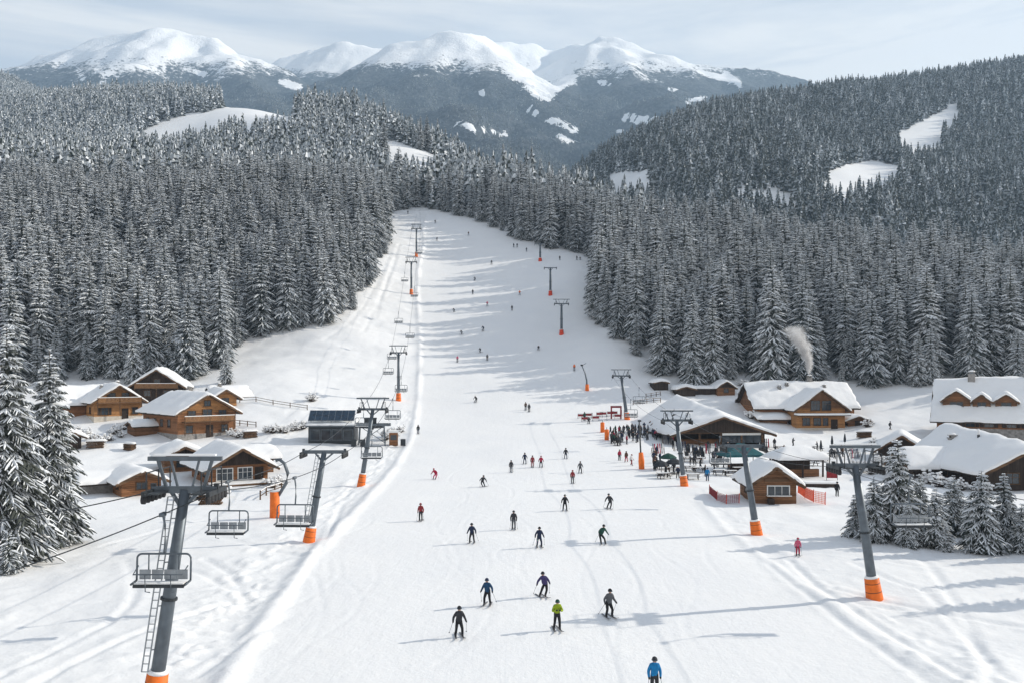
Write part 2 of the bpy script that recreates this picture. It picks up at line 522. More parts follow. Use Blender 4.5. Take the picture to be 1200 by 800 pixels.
GZ += fbm(GX / 14, GY / 26, 3, 47) * 0.14 * piste
# berm along the left edge of the piste with a band of churned snow below it
db = np.where(near & (np.abs(GX - le) < 14), GX - le, 99.0)
fall = 1 - sstep(60, 150, GY) * 0.25
GZ += 0.30 * np.exp(-(db / 0.7) ** 2) * fall * (0.75 + 0.5 * vnoise(GX / 3, GY / 3, 5))
GZ -= 0.10 * np.exp(-((db + 2.4) / 1.6) ** 2) * fall
lump = np.maximum(0, fbm(GX / 0.85, GY / 0.85, 3, 61)) ** 0.8
band = np.exp(-((db + 3.2) / 2.4) ** 2)
GZ += lump * band * 0.34 * (GY < 190)
dr = np.where(near & (np.abs(GX - re) < 14), GX - re, 99.0)
GZ += 0.12 * np.exp(-(dr / 0.6) ** 2) * (GY < 100) + 0.14 * lump * np.exp(-((dr - 2) / 2.0) ** 2) * (GY < 110)
# lumpy old snow round the houses
vil = np.exp(-((GX + 62) / 26) ** 2 - ((GY - 150) / 38) ** 2) + np.exp(-((GX - 70) / 30) ** 2 - ((GY - 140) / 45) ** 2)
GZ += np.maximum(0, fbm(GX / 5, GY / 5, 3, 77)) * 1.1 * np.clip(vil, 0, 1) * off
lumps2 = np.maximum(0, fbm(GX / 1.3, GY / 1.3, 3, 90)) * np.maximum(0, fbm(GX / 22, GY / 22, 2, 95) + 0.05)
GZ += lumps2 * 0.4 * off * (GY < 130) * sstep(25, 40, GY)
for T in TRACKS:
    P = pline(T)
    if len(P) < 2: continue
    P = smooth_line(P)
    mnx, mny, mxx, mxy = P[:, 0].min() - 2, P[:, 1].min() - 2, P[:, 0].max() + 2, P[:, 1].max() + 2
    i0, i1 = np.searchsorted(ys, [mny, mxy]); j0, j1 = np.searchsorted(xs, [mnx, mxx])
    if i1 <= i0 or j1 <= j0: continue
    sx, sy = GX[i0:i1, j0:j1], GY[i0:i1, j0:j1]
    d = seg_dist(sx, sy, P)
    on = piste[i0:i1, j0:j1]
    amp = (1 - on * 0.75) * (0.75 + 0.5 * vnoise(sx, sy, 8))
    w = np.where(sy > 110, 2.2, 1.0)
    GZ[i0:i1, j0:j1] += amp * (-0.085 * np.exp(-(d / (0.26 * w)) ** 2) + 0.032 * np.exp(-((d - 0.6 * w) / (0.25 * w)) ** 2))
# faint carved turns on the piste itself
for k in range(16):
    x0, y0, y1 = nrs.uniform(-16, 17), nrs.uniform(34, 60), nrs.uniform(70, 150)
    yy = np.linspace(y0, y1, 40)
    xx = x0 * (0.7 + 0.006 * yy) + nrs.uniform(0.8, 2.6) * np.sin(yy / nrs.uniform(3.5, 7) + nrs.uniform(0, 6)) + (yy - y0) * nrs.uniform(-0.08, 0.08)
    P = np.stack([xx, yy], 1)
    i0, i1 = np.searchsorted(ys, [y0 - 1, y1 + 1]); j0, j1 = np.searchsorted(xs, [xx.min() - 1.5, xx.max() + 1.5])
    sx, sy = GX[i0:i1, j0:j1], GY[i0:i1, j0:j1]
    d = np.abs(sx - np.interp(sy, yy, xx))
    fade = sstep(0, 8, sy - y0) * sstep(0, 12, y1 - sy) * piste[i0:i1, j0:j1] * (0.4 + 0.9 * vnoise(sx / 2, sy / 5, 9 + k))
    GZ[i0:i1, j0:j1] += fade * (-0.016 * np.exp(-(d / 0.18) ** 2) + 0.006 * np.exp(-((d - 0.4) / 0.2) ** 2))
# the ground drops away under the camera's own foot only beyond the fine part
def grid_mesh(name, xs, ys, Z, mats, mi=None, smooth=True):
    ny, nx = Z.shape
    X, Y = np.meshgrid(xs, ys)
    co = np.stack([X, Y, Z], -1).reshape(-1, 3).astype(np.float32)
    idx = np.arange(ny * nx).reshape(ny, nx)
    q = np.stack([idx[:-1, :-1], idx[:-1, 1:], idx[1:, 1:], idx[1:, :-1]], -1).reshape(-1, 4).astype(np.int32)
    me = bpy.data.meshes.new(name)
    me.vertices.add(len(co)); me.vertices.foreach_set('co', co.ravel())
    me.loops.add(q.size); me.loops.foreach_set('vertex_index', q.ravel())
    me.polygons.add(len(q)); me.polygons.foreach_set('loop_start', np.arange(0, q.size, 4, dtype=np.int32))
    me.update(calc_edges=True)
    me.polygons.foreach_set('use_smooth', np.ones(len(q), bool))
    for m in mats: me.materials.append(MAT[m])
    if mi is not None: me.polygons.foreach_set('material_index', mi)
    me.update()
    return me
g_me = grid_mesh('snow_ground', xs, ys, GZ, ['snow_ground'])
at = g_me.attributes.new('piste', 'FLOAT', 'POINT')
at.data.foreach_set('value', piste.ravel().astype(np.float32))
ground = link_mesh('snow_ground', g_me)
tag(ground, 'snow-covered valley floor, groomed piste and hillsides', 'ground', kind='structure')

def H(x, y):
    """height of the built sheet (bilinear)"""
    x = np.asarray(x, float); y = np.asarray(y, float)
    j = np.clip(np.searchsorted(xs, x) - 1, 0, len(xs) - 2); i = np.clip(np.searchsorted(ys, y) - 1, 0, len(ys) - 2)
    fx = np.clip((x - xs[j]) / (xs[j + 1] - xs[j]), 0, 1); fy = np.clip((y - ys[i]) / (ys[i + 1] - ys[i]), 0, 1)
    return (GZ[i, j] * (1 - fx) + GZ[i, j + 1] * fx) * (1 - fy) + (GZ[i + 1, j] * (1 - fx) + GZ[i + 1, j + 1] * fx) * fy
def G(c, r):
    q = ray_ground(c, r, H)
    return Vector((q[0], q[1], float(H(q[0], q[1]))))
def proj(x, y, z): return 600 + F * x / y, HOR - F * (z - CAMZ) / y
def P3(c, r, d): return Vector(((c - 600) / F * d, d, CAMZ - (r - HOR) / F * d))
# ------------------------------------------------------------------ far mountains
def mountain_material():
    m, n, l, p = new_mat('mountain')
    ge = n.new('ShaderNodeNewGeometry')
    sp = n.new('ShaderNodeSeparateXYZ'); l.new(ge.outputs['Position'], sp.inputs[0])
    def noise(scale, det=6, rough=0.6, stretch=None):
        z = n.new('ShaderNodeTexNoise'); z.inputs['Scale'].default_value = scale; z.inputs['Detail'].default_value = det; z.inputs['Roughness'].default_value = rough
        if stretch:
            mp = n.new('ShaderNodeMapping'); mp.inputs['Scale'].default_value = stretch
            l.new(ge.outputs['Position'], mp.inputs['Vector']); l.new(mp.outputs[0], z.inputs['Vector'])
        else: l.new(ge.outputs['Position'], z.inputs['Vector'])
        return z.outputs['Fac']
    def math_(op, a, b=None, c=None):
        k = n.new('ShaderNodeMath'); k.operation = op
        for i, v in enumerate((a, b, c)):
            if v is None: continue
            if isinstance(v, (int, float)): k.inputs[i].default_value = v
            else: l.new(v, k.inputs[i])
        return k.outputs[0]
    # height over a wandering tree line
    big = noise(0.0016, 4)
    mid = noise(0.012, 6, 0.7)
    fine = noise(0.05, 4, 0.7)
    y_up = math_('MULTIPLY', math_('SUBTRACT', sp.outputs['Y'], 4317.0), 0.33)
    h = math_('SUBTRACT', sp.outputs['Z'], math_('ADD', y_up, 1545.0))
    h = math_('ADD', h, math_('MULTIPLY', math_('SUBTRACT', big, 0.5), 200.0))
    h = math_('ADD', h, math_('MULTIPLY', math_('SUBTRACT', mid, 0.5), 260.0))
    h = math_('ADD', h, math_('MULTIPLY', math_('SUBTRACT', fine, 0.5), 260.0))
    bare = math_('MULTIPLY', h, 1 / 40.0)
    cl = n.new('ShaderNodeClamp'); l.new(bare, cl.inputs[0])
    # clearings and slide paths low down
    clr = math_('GREATER_THAN', noise(0.0042, 3, 0.5, (1.0, 0.35, 1.0)), 0.70)
    clr = math_('MULTIPLY', clr, math_('GREATER_THAN', noise(0.02, 3, 0.5), 0.42))
    ba = n.new('ShaderNodeAttribute'); ba.attribute_name = 'bare'
    b_ = math_('GREATER_THAN', math_('ADD', ba.outputs['Fac'], math_('ADD', math_('MULTIPLY', math_('SUBTRACT', mid, 0.5), 1.5), math_('MULTIPLY', math_('SUBTRACT', fine, 0.5), 1.3))), 0.5)
    sn = math_('MAXIMUM', math_('MAXIMUM', cl.outputs[0], b_), clr)
    # forest colour with frost between the crowns
    fr = n.new('ShaderNodeValToRGB')
    fr.color_ramp.elements[0].position, fr.color_ramp.elements[0].color = 0.42, (0.028, 0.036, 0.04, 1)
    fr.color_ramp.elements[1].position, fr.color_ramp.elements[1].color = 0.72, (0.15, 0.16, 0.17, 1)
    l.new(noise(0.06, 4, 0.75), fr.inputs[0])
    mx = n.new('ShaderNodeMix'); mx.data_type = 'RGBA'
    l.new(sn, mx.inputs['Factor']); l.new(fr.outputs[0], mx.inputs['A']); mx.inputs['B'].default_value = (0.86, 0.87, 0.88, 1)
    l.new(mx.outputs['Result'], p.inputs['Base Color'])
    p.inputs['Roughness'].default_value = 0.9; p.inputs['Specular IOR Level'].default_value = 0.05
    bp = n.new('ShaderNodeBump'); bp.inputs['Distance'].default_value = 14; bp.inputs['Strength'].default_value = 0.5
    l.new(math_('ADD', noise(0.02, 6, 0.65), math_('MULTIPLY', noise(0.08, 3, 0.7), 0.4)), bp.inputs['Height'])
    l.new(bp.outputs[0], p.inputs['Normal'])
mountain_material()

RIDGES = [  # slope, polyline of (photo column, photo row, distance)
    (0.74, [(-350, 170, 5200), (-150, 125, 5200), (0, 88, 5200), (60, 68, 5250), (120, 50, 5300), (190, 37, 5300), (250, 50, 5300), (330, 82, 5200), (400, 125, 5000)]),
    (0.70, [(190, 37, 5300), (150, 78, 4500), (120, 120, 3700)]), (0.70, [(250, 50, 5300), (290, 98, 4300), (310, 135, 3500)]),
    (0.80, [(300, 95, 6600), (350, 64, 6600), (400, 53, 6600), (425, 55, 6600), (470, 68, 6600)]),
    (0.72, [(345, 125, 4200), (365, 112, 4300), (440, 76, 4700), (490, 48, 4950), (530, 37, 5000), (562, 56, 4900), (600, 84, 4650), (650, 112, 4350), (700, 142, 4000), (740, 160, 3700)]),
    (0.62, [(530, 37, 5000), (490, 98, 4000), (540, 142, 3100), (590, 182, 2500)]), (0.62, [(490, 98, 4000), (410, 135, 3300)]),
    (1.1, [(530, 37, 5000), (578, 47, 6000), (640, 56, 6300), (690, 52, 6000), (712, 44, 5600)]),
    (0.72, [(712, 44, 5600), (760, 57, 5500), (800, 72, 5500), (850, 80, 5400), (910, 88, 5300), (985, 106, 5200), (1060, 135, 5200), (1250, 170, 5200)]),
    (0.66, [(712, 44, 5600), (745, 90, 4700), (800, 138, 3600), (830, 165, 3000)]), (0.72, [(712, 44, 5600), (660, 102, 4800)]), (0.66, [(850, 80, 5400), (900, 118, 4400)]),
]
mx_ = np.arange(-5200, 5201, 26.0)
my_ = np.concatenate([np.arange(1900, 5700, 20.0), np.arange(5700, 8200, 50.0)])
MX, MY = np.meshgrid(mx_, my_)
wx = MX + fbm(MX / 500, MY / 500, 3, 101) * 55; wy = MY + fbm(MX / 500, MY / 500, 3, 111) * 55
MZ = np.full(MX.shape, 100.0)
for slope, pl in RIDGES:
    pts = np.array([P3(*q)[:] for q in pl])
    for a, b in zip(pts[:-1], pts[1:]):
        d = (b - a)[:2]
        t = np.clip(((wx - a[0]) * d[0] + (wy - a[1]) * d[1]) / (d @ d), 0, 1)
        dist = np.hypot(wx - a[0] - t * d[0], wy - a[1] - t * d[1])
        z = a[2] + t * (b[2] - a[2]) - slope * (np.sqrt(dist ** 2 + 60 ** 2) - 60)
        k = 25.0       # smooth maximum
        hh = np.clip(0.5 + 0.5 * (z - MZ) / k, 0, 1)
        MZ = MZ * (1 - hh) + z * hh + k * hh * (1 - hh)
rg = 1 - np.abs(fbm(MX / 420, MY / 420, 4, 121))
MZ += (rg - 0.85) * (60 + 260 * (1 - sstep(1300, 1700, MZ))) * sstep(300, 900, MZ) + fbm(MX / 120, MY / 120, 3, 131) * 8
ribs = 1 - np.abs(fbm(MX / 190, MY / 420, 4, 141))
MZ += (ribs - 0.8) * 48 * sstep(1450, 1800, MZ)
MC, MR = 600 + F * MX / MY, HOR - F * (MZ - CAMZ) / MY
BARE = np.zeros(MX.shape)
for (c0, r0, c1, r1, w) in [(535, 143, 560, 152, 3.5), (560, 152, 592, 158, 3), (618, 128, 640, 140, 3), (645, 140, 672, 152, 4), (655, 160, 680, 172, 3), (730, 138, 772, 142, 5), (805, 120, 825, 115, 3), (700, 96, 714, 99, 3), (120, 98, 138, 70, 4), (92, 82, 100, 96, 3),
                           (228, 84, 240, 88, 4), (600, 78, 640, 108, 14), (640, 108, 668, 92, 9), (850, 88, 866, 98, 5), (330, 96, 350, 103, 5), (820, 84, 850, 92, 4), (620, 88, 660, 80, 18)]:
    dx, dy = c1 - c0, r1 - r0
    t = np.clip(((MC - c0) * dx + (MR - r0) * dy) / (dx * dx + dy * dy), 0, 1)
    BARE = np.maximum(BARE, np.exp(-((MC - c0 - t * dx) ** 2 + (MR - r0 - t * dy) ** 2) / w ** 2) * (MY < 7000))
m_me = grid_mesh('mountains', mx_, my_, MZ, ['mountain'])
at = m_me.attributes.new('bare', 'FLOAT', 'POINT'); at.data.foreach_set('value', BARE.ravel().astype(np.float32))
mnt = link_mesh('mountains', m_me)
tag(mnt, 'snow-capped mountains with forested flanks', 'mountains', kind='structure')

# ------------------------------------------------------------------ spruces
def frond(mb, base, az, L, droop, rise, wid, seg, snow, rs, mi_g=0, mi_s=1):
    """one branch: a drooping jagged spray of needles with snow lying on it"""
    ca, sa = math.cos(az), math.sin(az)
    pts = []
    for k in range(seg + 1):
        s = k / seg
        r = L * s
        z = rise * L * s - droop * L * s ** 1.7
        pts.append((r, z))
    vs, fs = [], []
    for k, (r, z) in enumerate(pts):
        s = k / seg
        w = wid * L * (0.35 + 1.3 * s) * (1 - s ** 3.0) * (0.62 if k % 2 else 1.0) * rs.uniform(0.8, 1.2) + 0.02
        if k == seg: w = 0.03
        dr = w * 0.55
        for sd in (-1, 0, 1):
            lx, ly, lz = r - (0.25 * w if sd else 0), sd * w, z - (dr if sd else 0)
            vs.append((base[0] + lx * ca - ly * sa, base[1] + lx * sa + ly * ca, base[2] + lz))
    for k in range(seg):
        for q in (0, 1):
            a = k * 3 + q
            fs.append((a, a + 1, a + 4, a + 3))
    mb.add(vs, fs, mi_g)
    if snow > 0:
        k0 = 0 if rs.random() < 0.6 else 1
        k1 = seg if rs.random() < 0.75 else seg - 1
        if k1 <= k0: return
        th = (0.05 + 0.10 * snow) * min(1.0, 0.4 + L * 0.35)
        sv, sf = [], []
        for k in range(k0, k1 + 1):
            s = k / seg
            f = snow * rs.uniform(0.45, 1.0) * 0.8
            for j in (0, 1, 2):
                a = Vector(vs[k * 3 + 1]); b = Vector(vs[k * 3 + j])
                v = a + (b - a) * (f if j != 1 else 0)
                v.z += th * (1.0 if j == 1 else 0.35)
                sv.append(v)
        for k in range(k1 - k0):
            for q in (0, 1):
                a = k * 3 + q
                sf.append((a, a + 1, a + 4, a + 3))
        mb.add(sv, sf, mi_s)

def spruce(seed, h, rad, whorls, per, seg, snow, twigs=0, low=0.05, power=0.66):
    """trunk and crown builders of one snow-laden spruce, base at the origin"""
    rs = random.Random(seed)
    tr = MB(); tr.tube([(0, 0, -0.8), (0, 0, h * 0.3), (0, 0, h * 0.97)], [h * 0.014 + 0.05, h * 0.011, 0.02], 7)
    cr = MB()
    lean = rs.uniform(0, 6.28)
    for w in range(whorls):
        t = (w + rs.uniform(0, 0.7)) / whorls
        z = h * (low + (0.985 - low) * t ** 0.93)
        L0 = rad * (1 - t) ** power * (0.55 + 0.45 * min(1, t * 7)) + 0.14
        n = max(4, int(per * (0.55 + 0.6 * (1 - t))))
        a0 = rs.uniform(0, 6.28)
        for b in range(n):
            az = a0 + 6.283 * b / n + rs.uniform(-0.28, 0.28)
            L = L0 * rs.uniform(0.58, 1.14) * (1 + 0.12 * math.cos(az - lean))
            droop = 0.30 + 0.55 * (1 - t) * rs.uniform(0.7, 1.1)
            rise = 0.10 + 0.35 * t
            zb = z + rs.uniform(-0.4, 0.4) * h / whorls
            sn = snow * rs.uniform(0.45, 1.15)
            if rs.random() < 0.08: sn = 0
            frond(cr, (0, 0, zb), az, L, droop, rise, rs.uniform(0.13, 0.20) if not twigs else 0.15, seg, min(1, sn), rs, 0 if rs.random() < 0.35 else 2)
            for q in range(twigs if L > 0.5 else 0):
                s = 0.25 + 0.7 * (q + rs.uniform(0, 0.8)) / twigs
                bx = (math.cos(az) * L * s, math.sin(az) * L * s, zb + rise * L * s - droop * L * s ** 1.7)
                sd = 1 if q % 2 else -1
                frond(cr, bx, az + sd * rs.uniform(0.6, 1.05), L * (0.5 - 0.25 * s) * rs.uniform(0.8, 1.2), 0.65, 0.05, rs.uniform(0.11, 0.17), 3, min(1, sn) if rs.random() < 0.8 else 0, rs)
    # dense shaded inner twigs round the stem
    core = MB()
    k = 7
    ring = []
    for i in range(8):
        t = i / 7
        z = h * (low + 0.01 + (0.93 - low) * t)
        rr = rad * (0.11 if not twigs else 0.16) * (1 - t) ** 0.9 + 0.02
        ring.append([(rr * (0.7 + 0.6 * rs.random()) * math.cos(6.283 * j / k + i), rr * (0.7 + 0.6 * rs.random()) * math.sin(6.283 * j / k + i), z + rs.uniform(-.2, .2)) for j in range(k)])
    vs = [v for r_ in ring for v in r_]
    fs = [(i * k + j, i * k + (j + 1) % k, (i + 1) * k + (j + 1) % k, (i + 1) * k + j) for i in range(7) for j in range(k)]
    cr.add(vs, fs, 0)
    return tr, cr

def far_spruce(seed, h, rad, snow, frost, layers=11):
    """distant tree: jagged drooping skirts of frosted needles with snow on some sprays"""
    rs = random.Random(seed)
    mb = MB()
    n = 9
    for i in range(layers):
        t = i / layers
        z1 = h * (0.04 + 0.96 * ((i + 1.8) / (layers + 0.8)))
        z0 = h * (0.04 + 0.96 * t)
        r0 = rad * (1 - t) ** 0.8
        a0 = rs.uniform(0, 6.28)
        b = len(mb.v)
        mb.v.append((0, 0, min(h, z1)))
        mid, out = [], []
        for j in range(n):
            a = a0 + 6.283 * j / n
            k = (1.15 if j % 2 else 0.6) * rs.uniform(0.75, 1.2)
            out.append((r0 * k * math.cos(a), r0 * k * math.sin(a), z0 + rs.uniform(-.03, .03) * h))
            km = rs.uniform(0.4, 0.65)
            mid.append((r0 * k * km * math.cos(a) * 1.1, r0 * k * km * math.sin(a) * 1.1, z1 + (z0 - z1) * km + 0.01 * h))
        mb.v += mid + out
        def pick():
            q = rs.random()
            return 1 if q < snow else 2 if q < snow + frost else 0
        for j in range(n):
            j2 = (j + 1) % n
            mb.f.append((b, b + 1 + j, b + 1 + j2)); mb.m.append(pick())
            mb.f.append((b + 1 + j, b + 1 + n + j, b + 1 + n + j2, b + 1 + j2)); mb.m.append(pick())
    return mb

TM = ['needles', 'tree_snow', 'frost']
# masters for the individual trees: trunk mesh + crown mesh, ~23 m tall
MASTERS = []
for i, (h, r_, s_) in enumerate([(23, 4.4, 1.1), (25, 4.3, 0.95), (21, 4.3, 1.2), (24, 3.9, 0.9), (22, 4.5, 1.1), (20, 3.9, 1.0)]):
    tr, cr = spruce(40 + i, h, r_, 30, 11, 3, s_, twigs=4, low=0.04)
    MASTERS.append((h, r_, tr.mesh('spruce_trunk', 'bark'), cr.mesh('spruce_crown', TM)))
# forest prototypes kept in an unlinked collection, instanced by the forest's geometry nodes
proto = bpy.data.collections.new('forest_masters')
def add_proto(name, me):
    o = bpy.data.objects.new(name, me); proto.objects.link(o)
idx = 0
for h, r_, tm, cm in MASTERS:
    add_proto('master_%02d' % idx, cm); idx += 1
N_NEAR = idx
for i in range(4):
    h = 22 + i; add_proto('master_%02d' % idx, far_spruce(80 + i, h, 4.2 + 0.3 * (i % 2), 0.18, 0.58).mesh('far_spruce', TM)); idx += 1
for i in range(4):  # less snow and frost: the right hill's cloud shade put into their colour
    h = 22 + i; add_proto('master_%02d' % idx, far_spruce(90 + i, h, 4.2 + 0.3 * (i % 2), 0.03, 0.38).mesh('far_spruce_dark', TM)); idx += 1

FS = np.array([(-400, 195), (0, 198), (80, 200), (252, 203), (268, 236), (300, 241), (400, 254), (420, 278), (435, 306), (450, 335), (457, 400), (462, 426), (500, 424), (520, 417),
               (560, 394), (600, 373), (640, 353), (685, 340), (692, 305), (700, 265), (720, 243), (760, 226), (800, 215), (900, 214), (1000, 211), (1100, 206), (1200, 204), (1700, 204)], float)
CLEAR = [[(150, 160), (175, 150), (215, 136), (255, 130), (272, 117), (300, 116), (350, 127), (345, 136), (270, 140), (235, 152), (190, 160)],
         [(440, 163), (470, 168), (500, 179), (528, 190), (522, 196), (495, 190), (465, 181), (445, 174)], [(708, 205), (735, 202), (762, 201), (758, 212), (720, 215)],
         [(1046, 160), (1080, 143), (1122, 122), (1118, 135), (1092, 150), (1108, 168), (1080, 172)], [(962, 205), (990, 194), (1015, 190), (1056, 194), (1050, 205), (990, 212)]]
def inpoly(px, py, poly):
    c = np.zeros(px.shape, bool)
    n = len(poly); j = n - 1
    for i in range(n):
        xi, yi = poly[i]; xj, yj = poly[j]
        c ^= ((yi > py) != (yj > py)) & (px < (xj - xi) * (py - yi) / (yj - yi + 1e-9) + xi)
        j = i
    return c
pts = []
for y0, y1, sp in ((195, 300, 5.6), (300, 450, 6.0), (450, 700, 6.6), (700, 1100, 7.6), (1100, 1700, 9.0), (1700, 2050, 11.0)):
    gx = np.arange(-0.82 * y1, 0.82 * y1, sp); gy = np.arange(y0, y1, sp)
    X, Y = np.meshgrid(gx, gy)
    X = (X + nrs.uniform(-0.42, 0.42, X.shape) * sp).ravel(); Y = (Y + nrs.uniform(-0.42, 0.42, Y.shape) * sp).ravel()
    k = np.abs(X / Y) < 0.8
    pts.append(np.stack([X[k], Y[k]], 1))
pts = np.concatenate(pts)
tx, ty = pts[:, 0], pts[:, 1]
start = np.interp(600 + F * tx / ty, FS[:, 0], FS[:, 1]) + fbm(tx / 14, ty / 14, 2, 200) * 4
keep = ty > start
keep &= (fbm(tx / 26, ty / 40, 3, 220) < 0.52) | (ty < start + 26)
keep &= ~((np.abs(tx) < 0.03 * ty) & (ty > 1300))
tx, ty = tx[keep], ty[keep]
tz = H(tx, ty)
th = 23 * np.clip(nrs.normal(1.0, 0.17, len(tx)), 0.5, 1.36)
th *= np.where(ty > 600, 0.9, 1.0) * (1 + 0.12 * fbm(tx / 60, ty / 60, 2, 210))
edge = sstep(0, 14, ty - np.interp(600 + F * tx / ty, FS[:, 0], FS[:, 1]))
th *= np.where(nrs.uniform(size=len(tx)) < 0.35 * (1 - edge), nrs.uniform(0.4, 0.8, len(tx)), 1.0)
pc, pr = 600 + F * tx / ty, HOR - F * (tz - CAMZ) / ty
ph = F * th / ty
drop = np.zeros(len(tx), bool)
for poly in CLEAR:
    for fr in (0.0, 0.3, 0.6, 0.85): drop |= inpoly(pc, pr - ph * fr, poly) & (ty > 330) & ((poly is not CLEAR[1]) | (ty < np.interp(pc, [440, 530], [785, 640])))
k = ~drop
tx, ty, tz, th, pc, pr, ph = (a[k] for a in (tx, ty, tz, th, pc, pr, ph))
# which trees show largest: near-to-far silhouettes on a coarse picture
order = np.argsort(ty)
occ = np.zeros((400, 600), bool)
vis = np.zeros(len(tx))
for i in order[:14000]:
    c, b, hh = pc[i] / 2, pr[i] / 2, ph[i] / 2
    w = hh * 0.16
    y0, y1 = int(max(0, b - hh)), int(min(399, b))
    x0, x1 = int(max(0, c - w)), int(min(599, c + w + 1))
    if y1 <= y0 or x1 <= x0: continue
    yy, xx = np.mgrid[y0:y1, x0:x1]
    m_ = np.abs(xx + 0.5 - c) <= w * (yy + 0.5 - (b - hh)) / hh
    o = occ[y0:y1, x0:x1]
    vis[i] = np.sum(m_ & ~o)
    o |= m_
best = np.argsort(-vis)[:272]
is_one = np.zeros(len(tx), bool); is_one[best] = True
CELLS = [(-200, 70, 'behind the large left-edge spruces'), (70, 112, 'behind the brown wing of the cross-gabled chalet'), (112, 152, 'behind the gable of the cross-gabled chalet'), (152, 184, 'behind the left half of the dark-gabled chalet'), (184, 216, 'behind the right half of the dark-gabled chalet'),
         (216, 246, 'left of the yellow-gabled cabin'), (246, 276, 'right behind the yellow-gabled cabin'), (276, 305, 'above the long low fence'), (305, 335, 'above the bare hedge'), (335, 365, 'above the left part of the solar station'), (365, 392, 'above the solar station\'s right part'), (392, 414, 'where the left forest edge turns uphill'), (414, 436, 'on the left flank beside the lift chairs'), (436, 461, 'at the top left corner of the piste'),
         (461, 482, 'left on the crest of the piste'), (482, 505, 'behind the highest left pylon'), (505, 530, 'at the crest above the tiny top skiers'), (530, 560, 'at the start of the upper right edge of the piste'), (560, 590, 'midway along the upper right edge of the piste'), (590, 618, 'behind the two tiny figures at the forest edge'), (618, 645, 'behind the highest red-footed mast'), (645, 690, 'behind the forest corner figures'),
         (690, 712, 'at the tip of the forest corner'), (712, 735, 'just below the forest corner'), (735, 762, 'up the slope left of the grey shed'), (762, 790, 'behind the grey shed'), (790, 815, 'behind the white-roofed shed'), (815, 840, 'behind the long wing of the tiny cabin'), (840, 868, 'behind the tiny gabled cabin'), (868, 895, 'between tiny cabin and smoking chalet'), (895, 925, 'behind the left roof of the smoking chalet'), (925, 965, 'behind the chimney smoke'),
         (965, 995, 'behind the right roof of the smoking chalet'), (995, 1025, 'just right of the smoking chalet'), (1025, 1060, 'in the middle of the gap between chalets'), (1060, 1095, 'left of the dormered chalet'), (1095, 1125, 'behind the left roof end of the dormered chalet'), (1125, 1155, 'behind the middle of the dormered chalet'), (1155, 1185, 'behind the big chimney of the dormered chalet'), (1185, 1500, 'at the right edge above the dormered chalet')]
fs_ = np.interp(pc, FS[:, 0], FS[:, 1])
tree_label = {}
for x0, x1, where in CELLS:
    for lo, hi, row in ((-99, 7.5, 'front-row'), (7.5, 18, 'second-row'), (18, 27, 'third-row'), (27, 36, 'fourth-row'), (36, 60, 'upslope'), (60, 999, 'high upslope')):
        m_ = sorted([i for i in best if x0 <= pc[i] < x1 and lo <= ty[i] - fs_[i] < hi], key=lambda i: -ph[i])
        for q, i in enumerate(m_):
            size = '' if len(m_) == 1 else 'tallest ' if q == 0 else 'shortest ' if q == len(m_) - 1 else 'second tallest ' if q == 1 else 'mid-sized '
            tree_label[i] = size + row + ' snowy spruce ' + where
def plant(x, y, z, h, mi, rz, label, group, name='spruce_tree', wide=1.0):
    hm, rm, tm, cm = MASTERS[mi]
    e_ = empty(name, (x, y, z), rz, label, 'tree', group)
    s = h / hm
    e_.scale = (s * wide, s * wide, s)
    for nm, me in (('trunk', tm), ('crown', cm)):
        o = bpy.data.objects.new(nm, me); COL.objects.link(o); o.parent = e_
    return e_
for i in best:
    plant(tx[i], ty[i], tz[i] - 0.2, th[i], rnd.randrange(len(MASTERS)), rnd.uniform(0, 6.28), tree_label.get(i, 'snowy spruce standing in the forest front'), 'single spruces along the forest fronts', wide=rnd.uniform(0.88, 1.12))

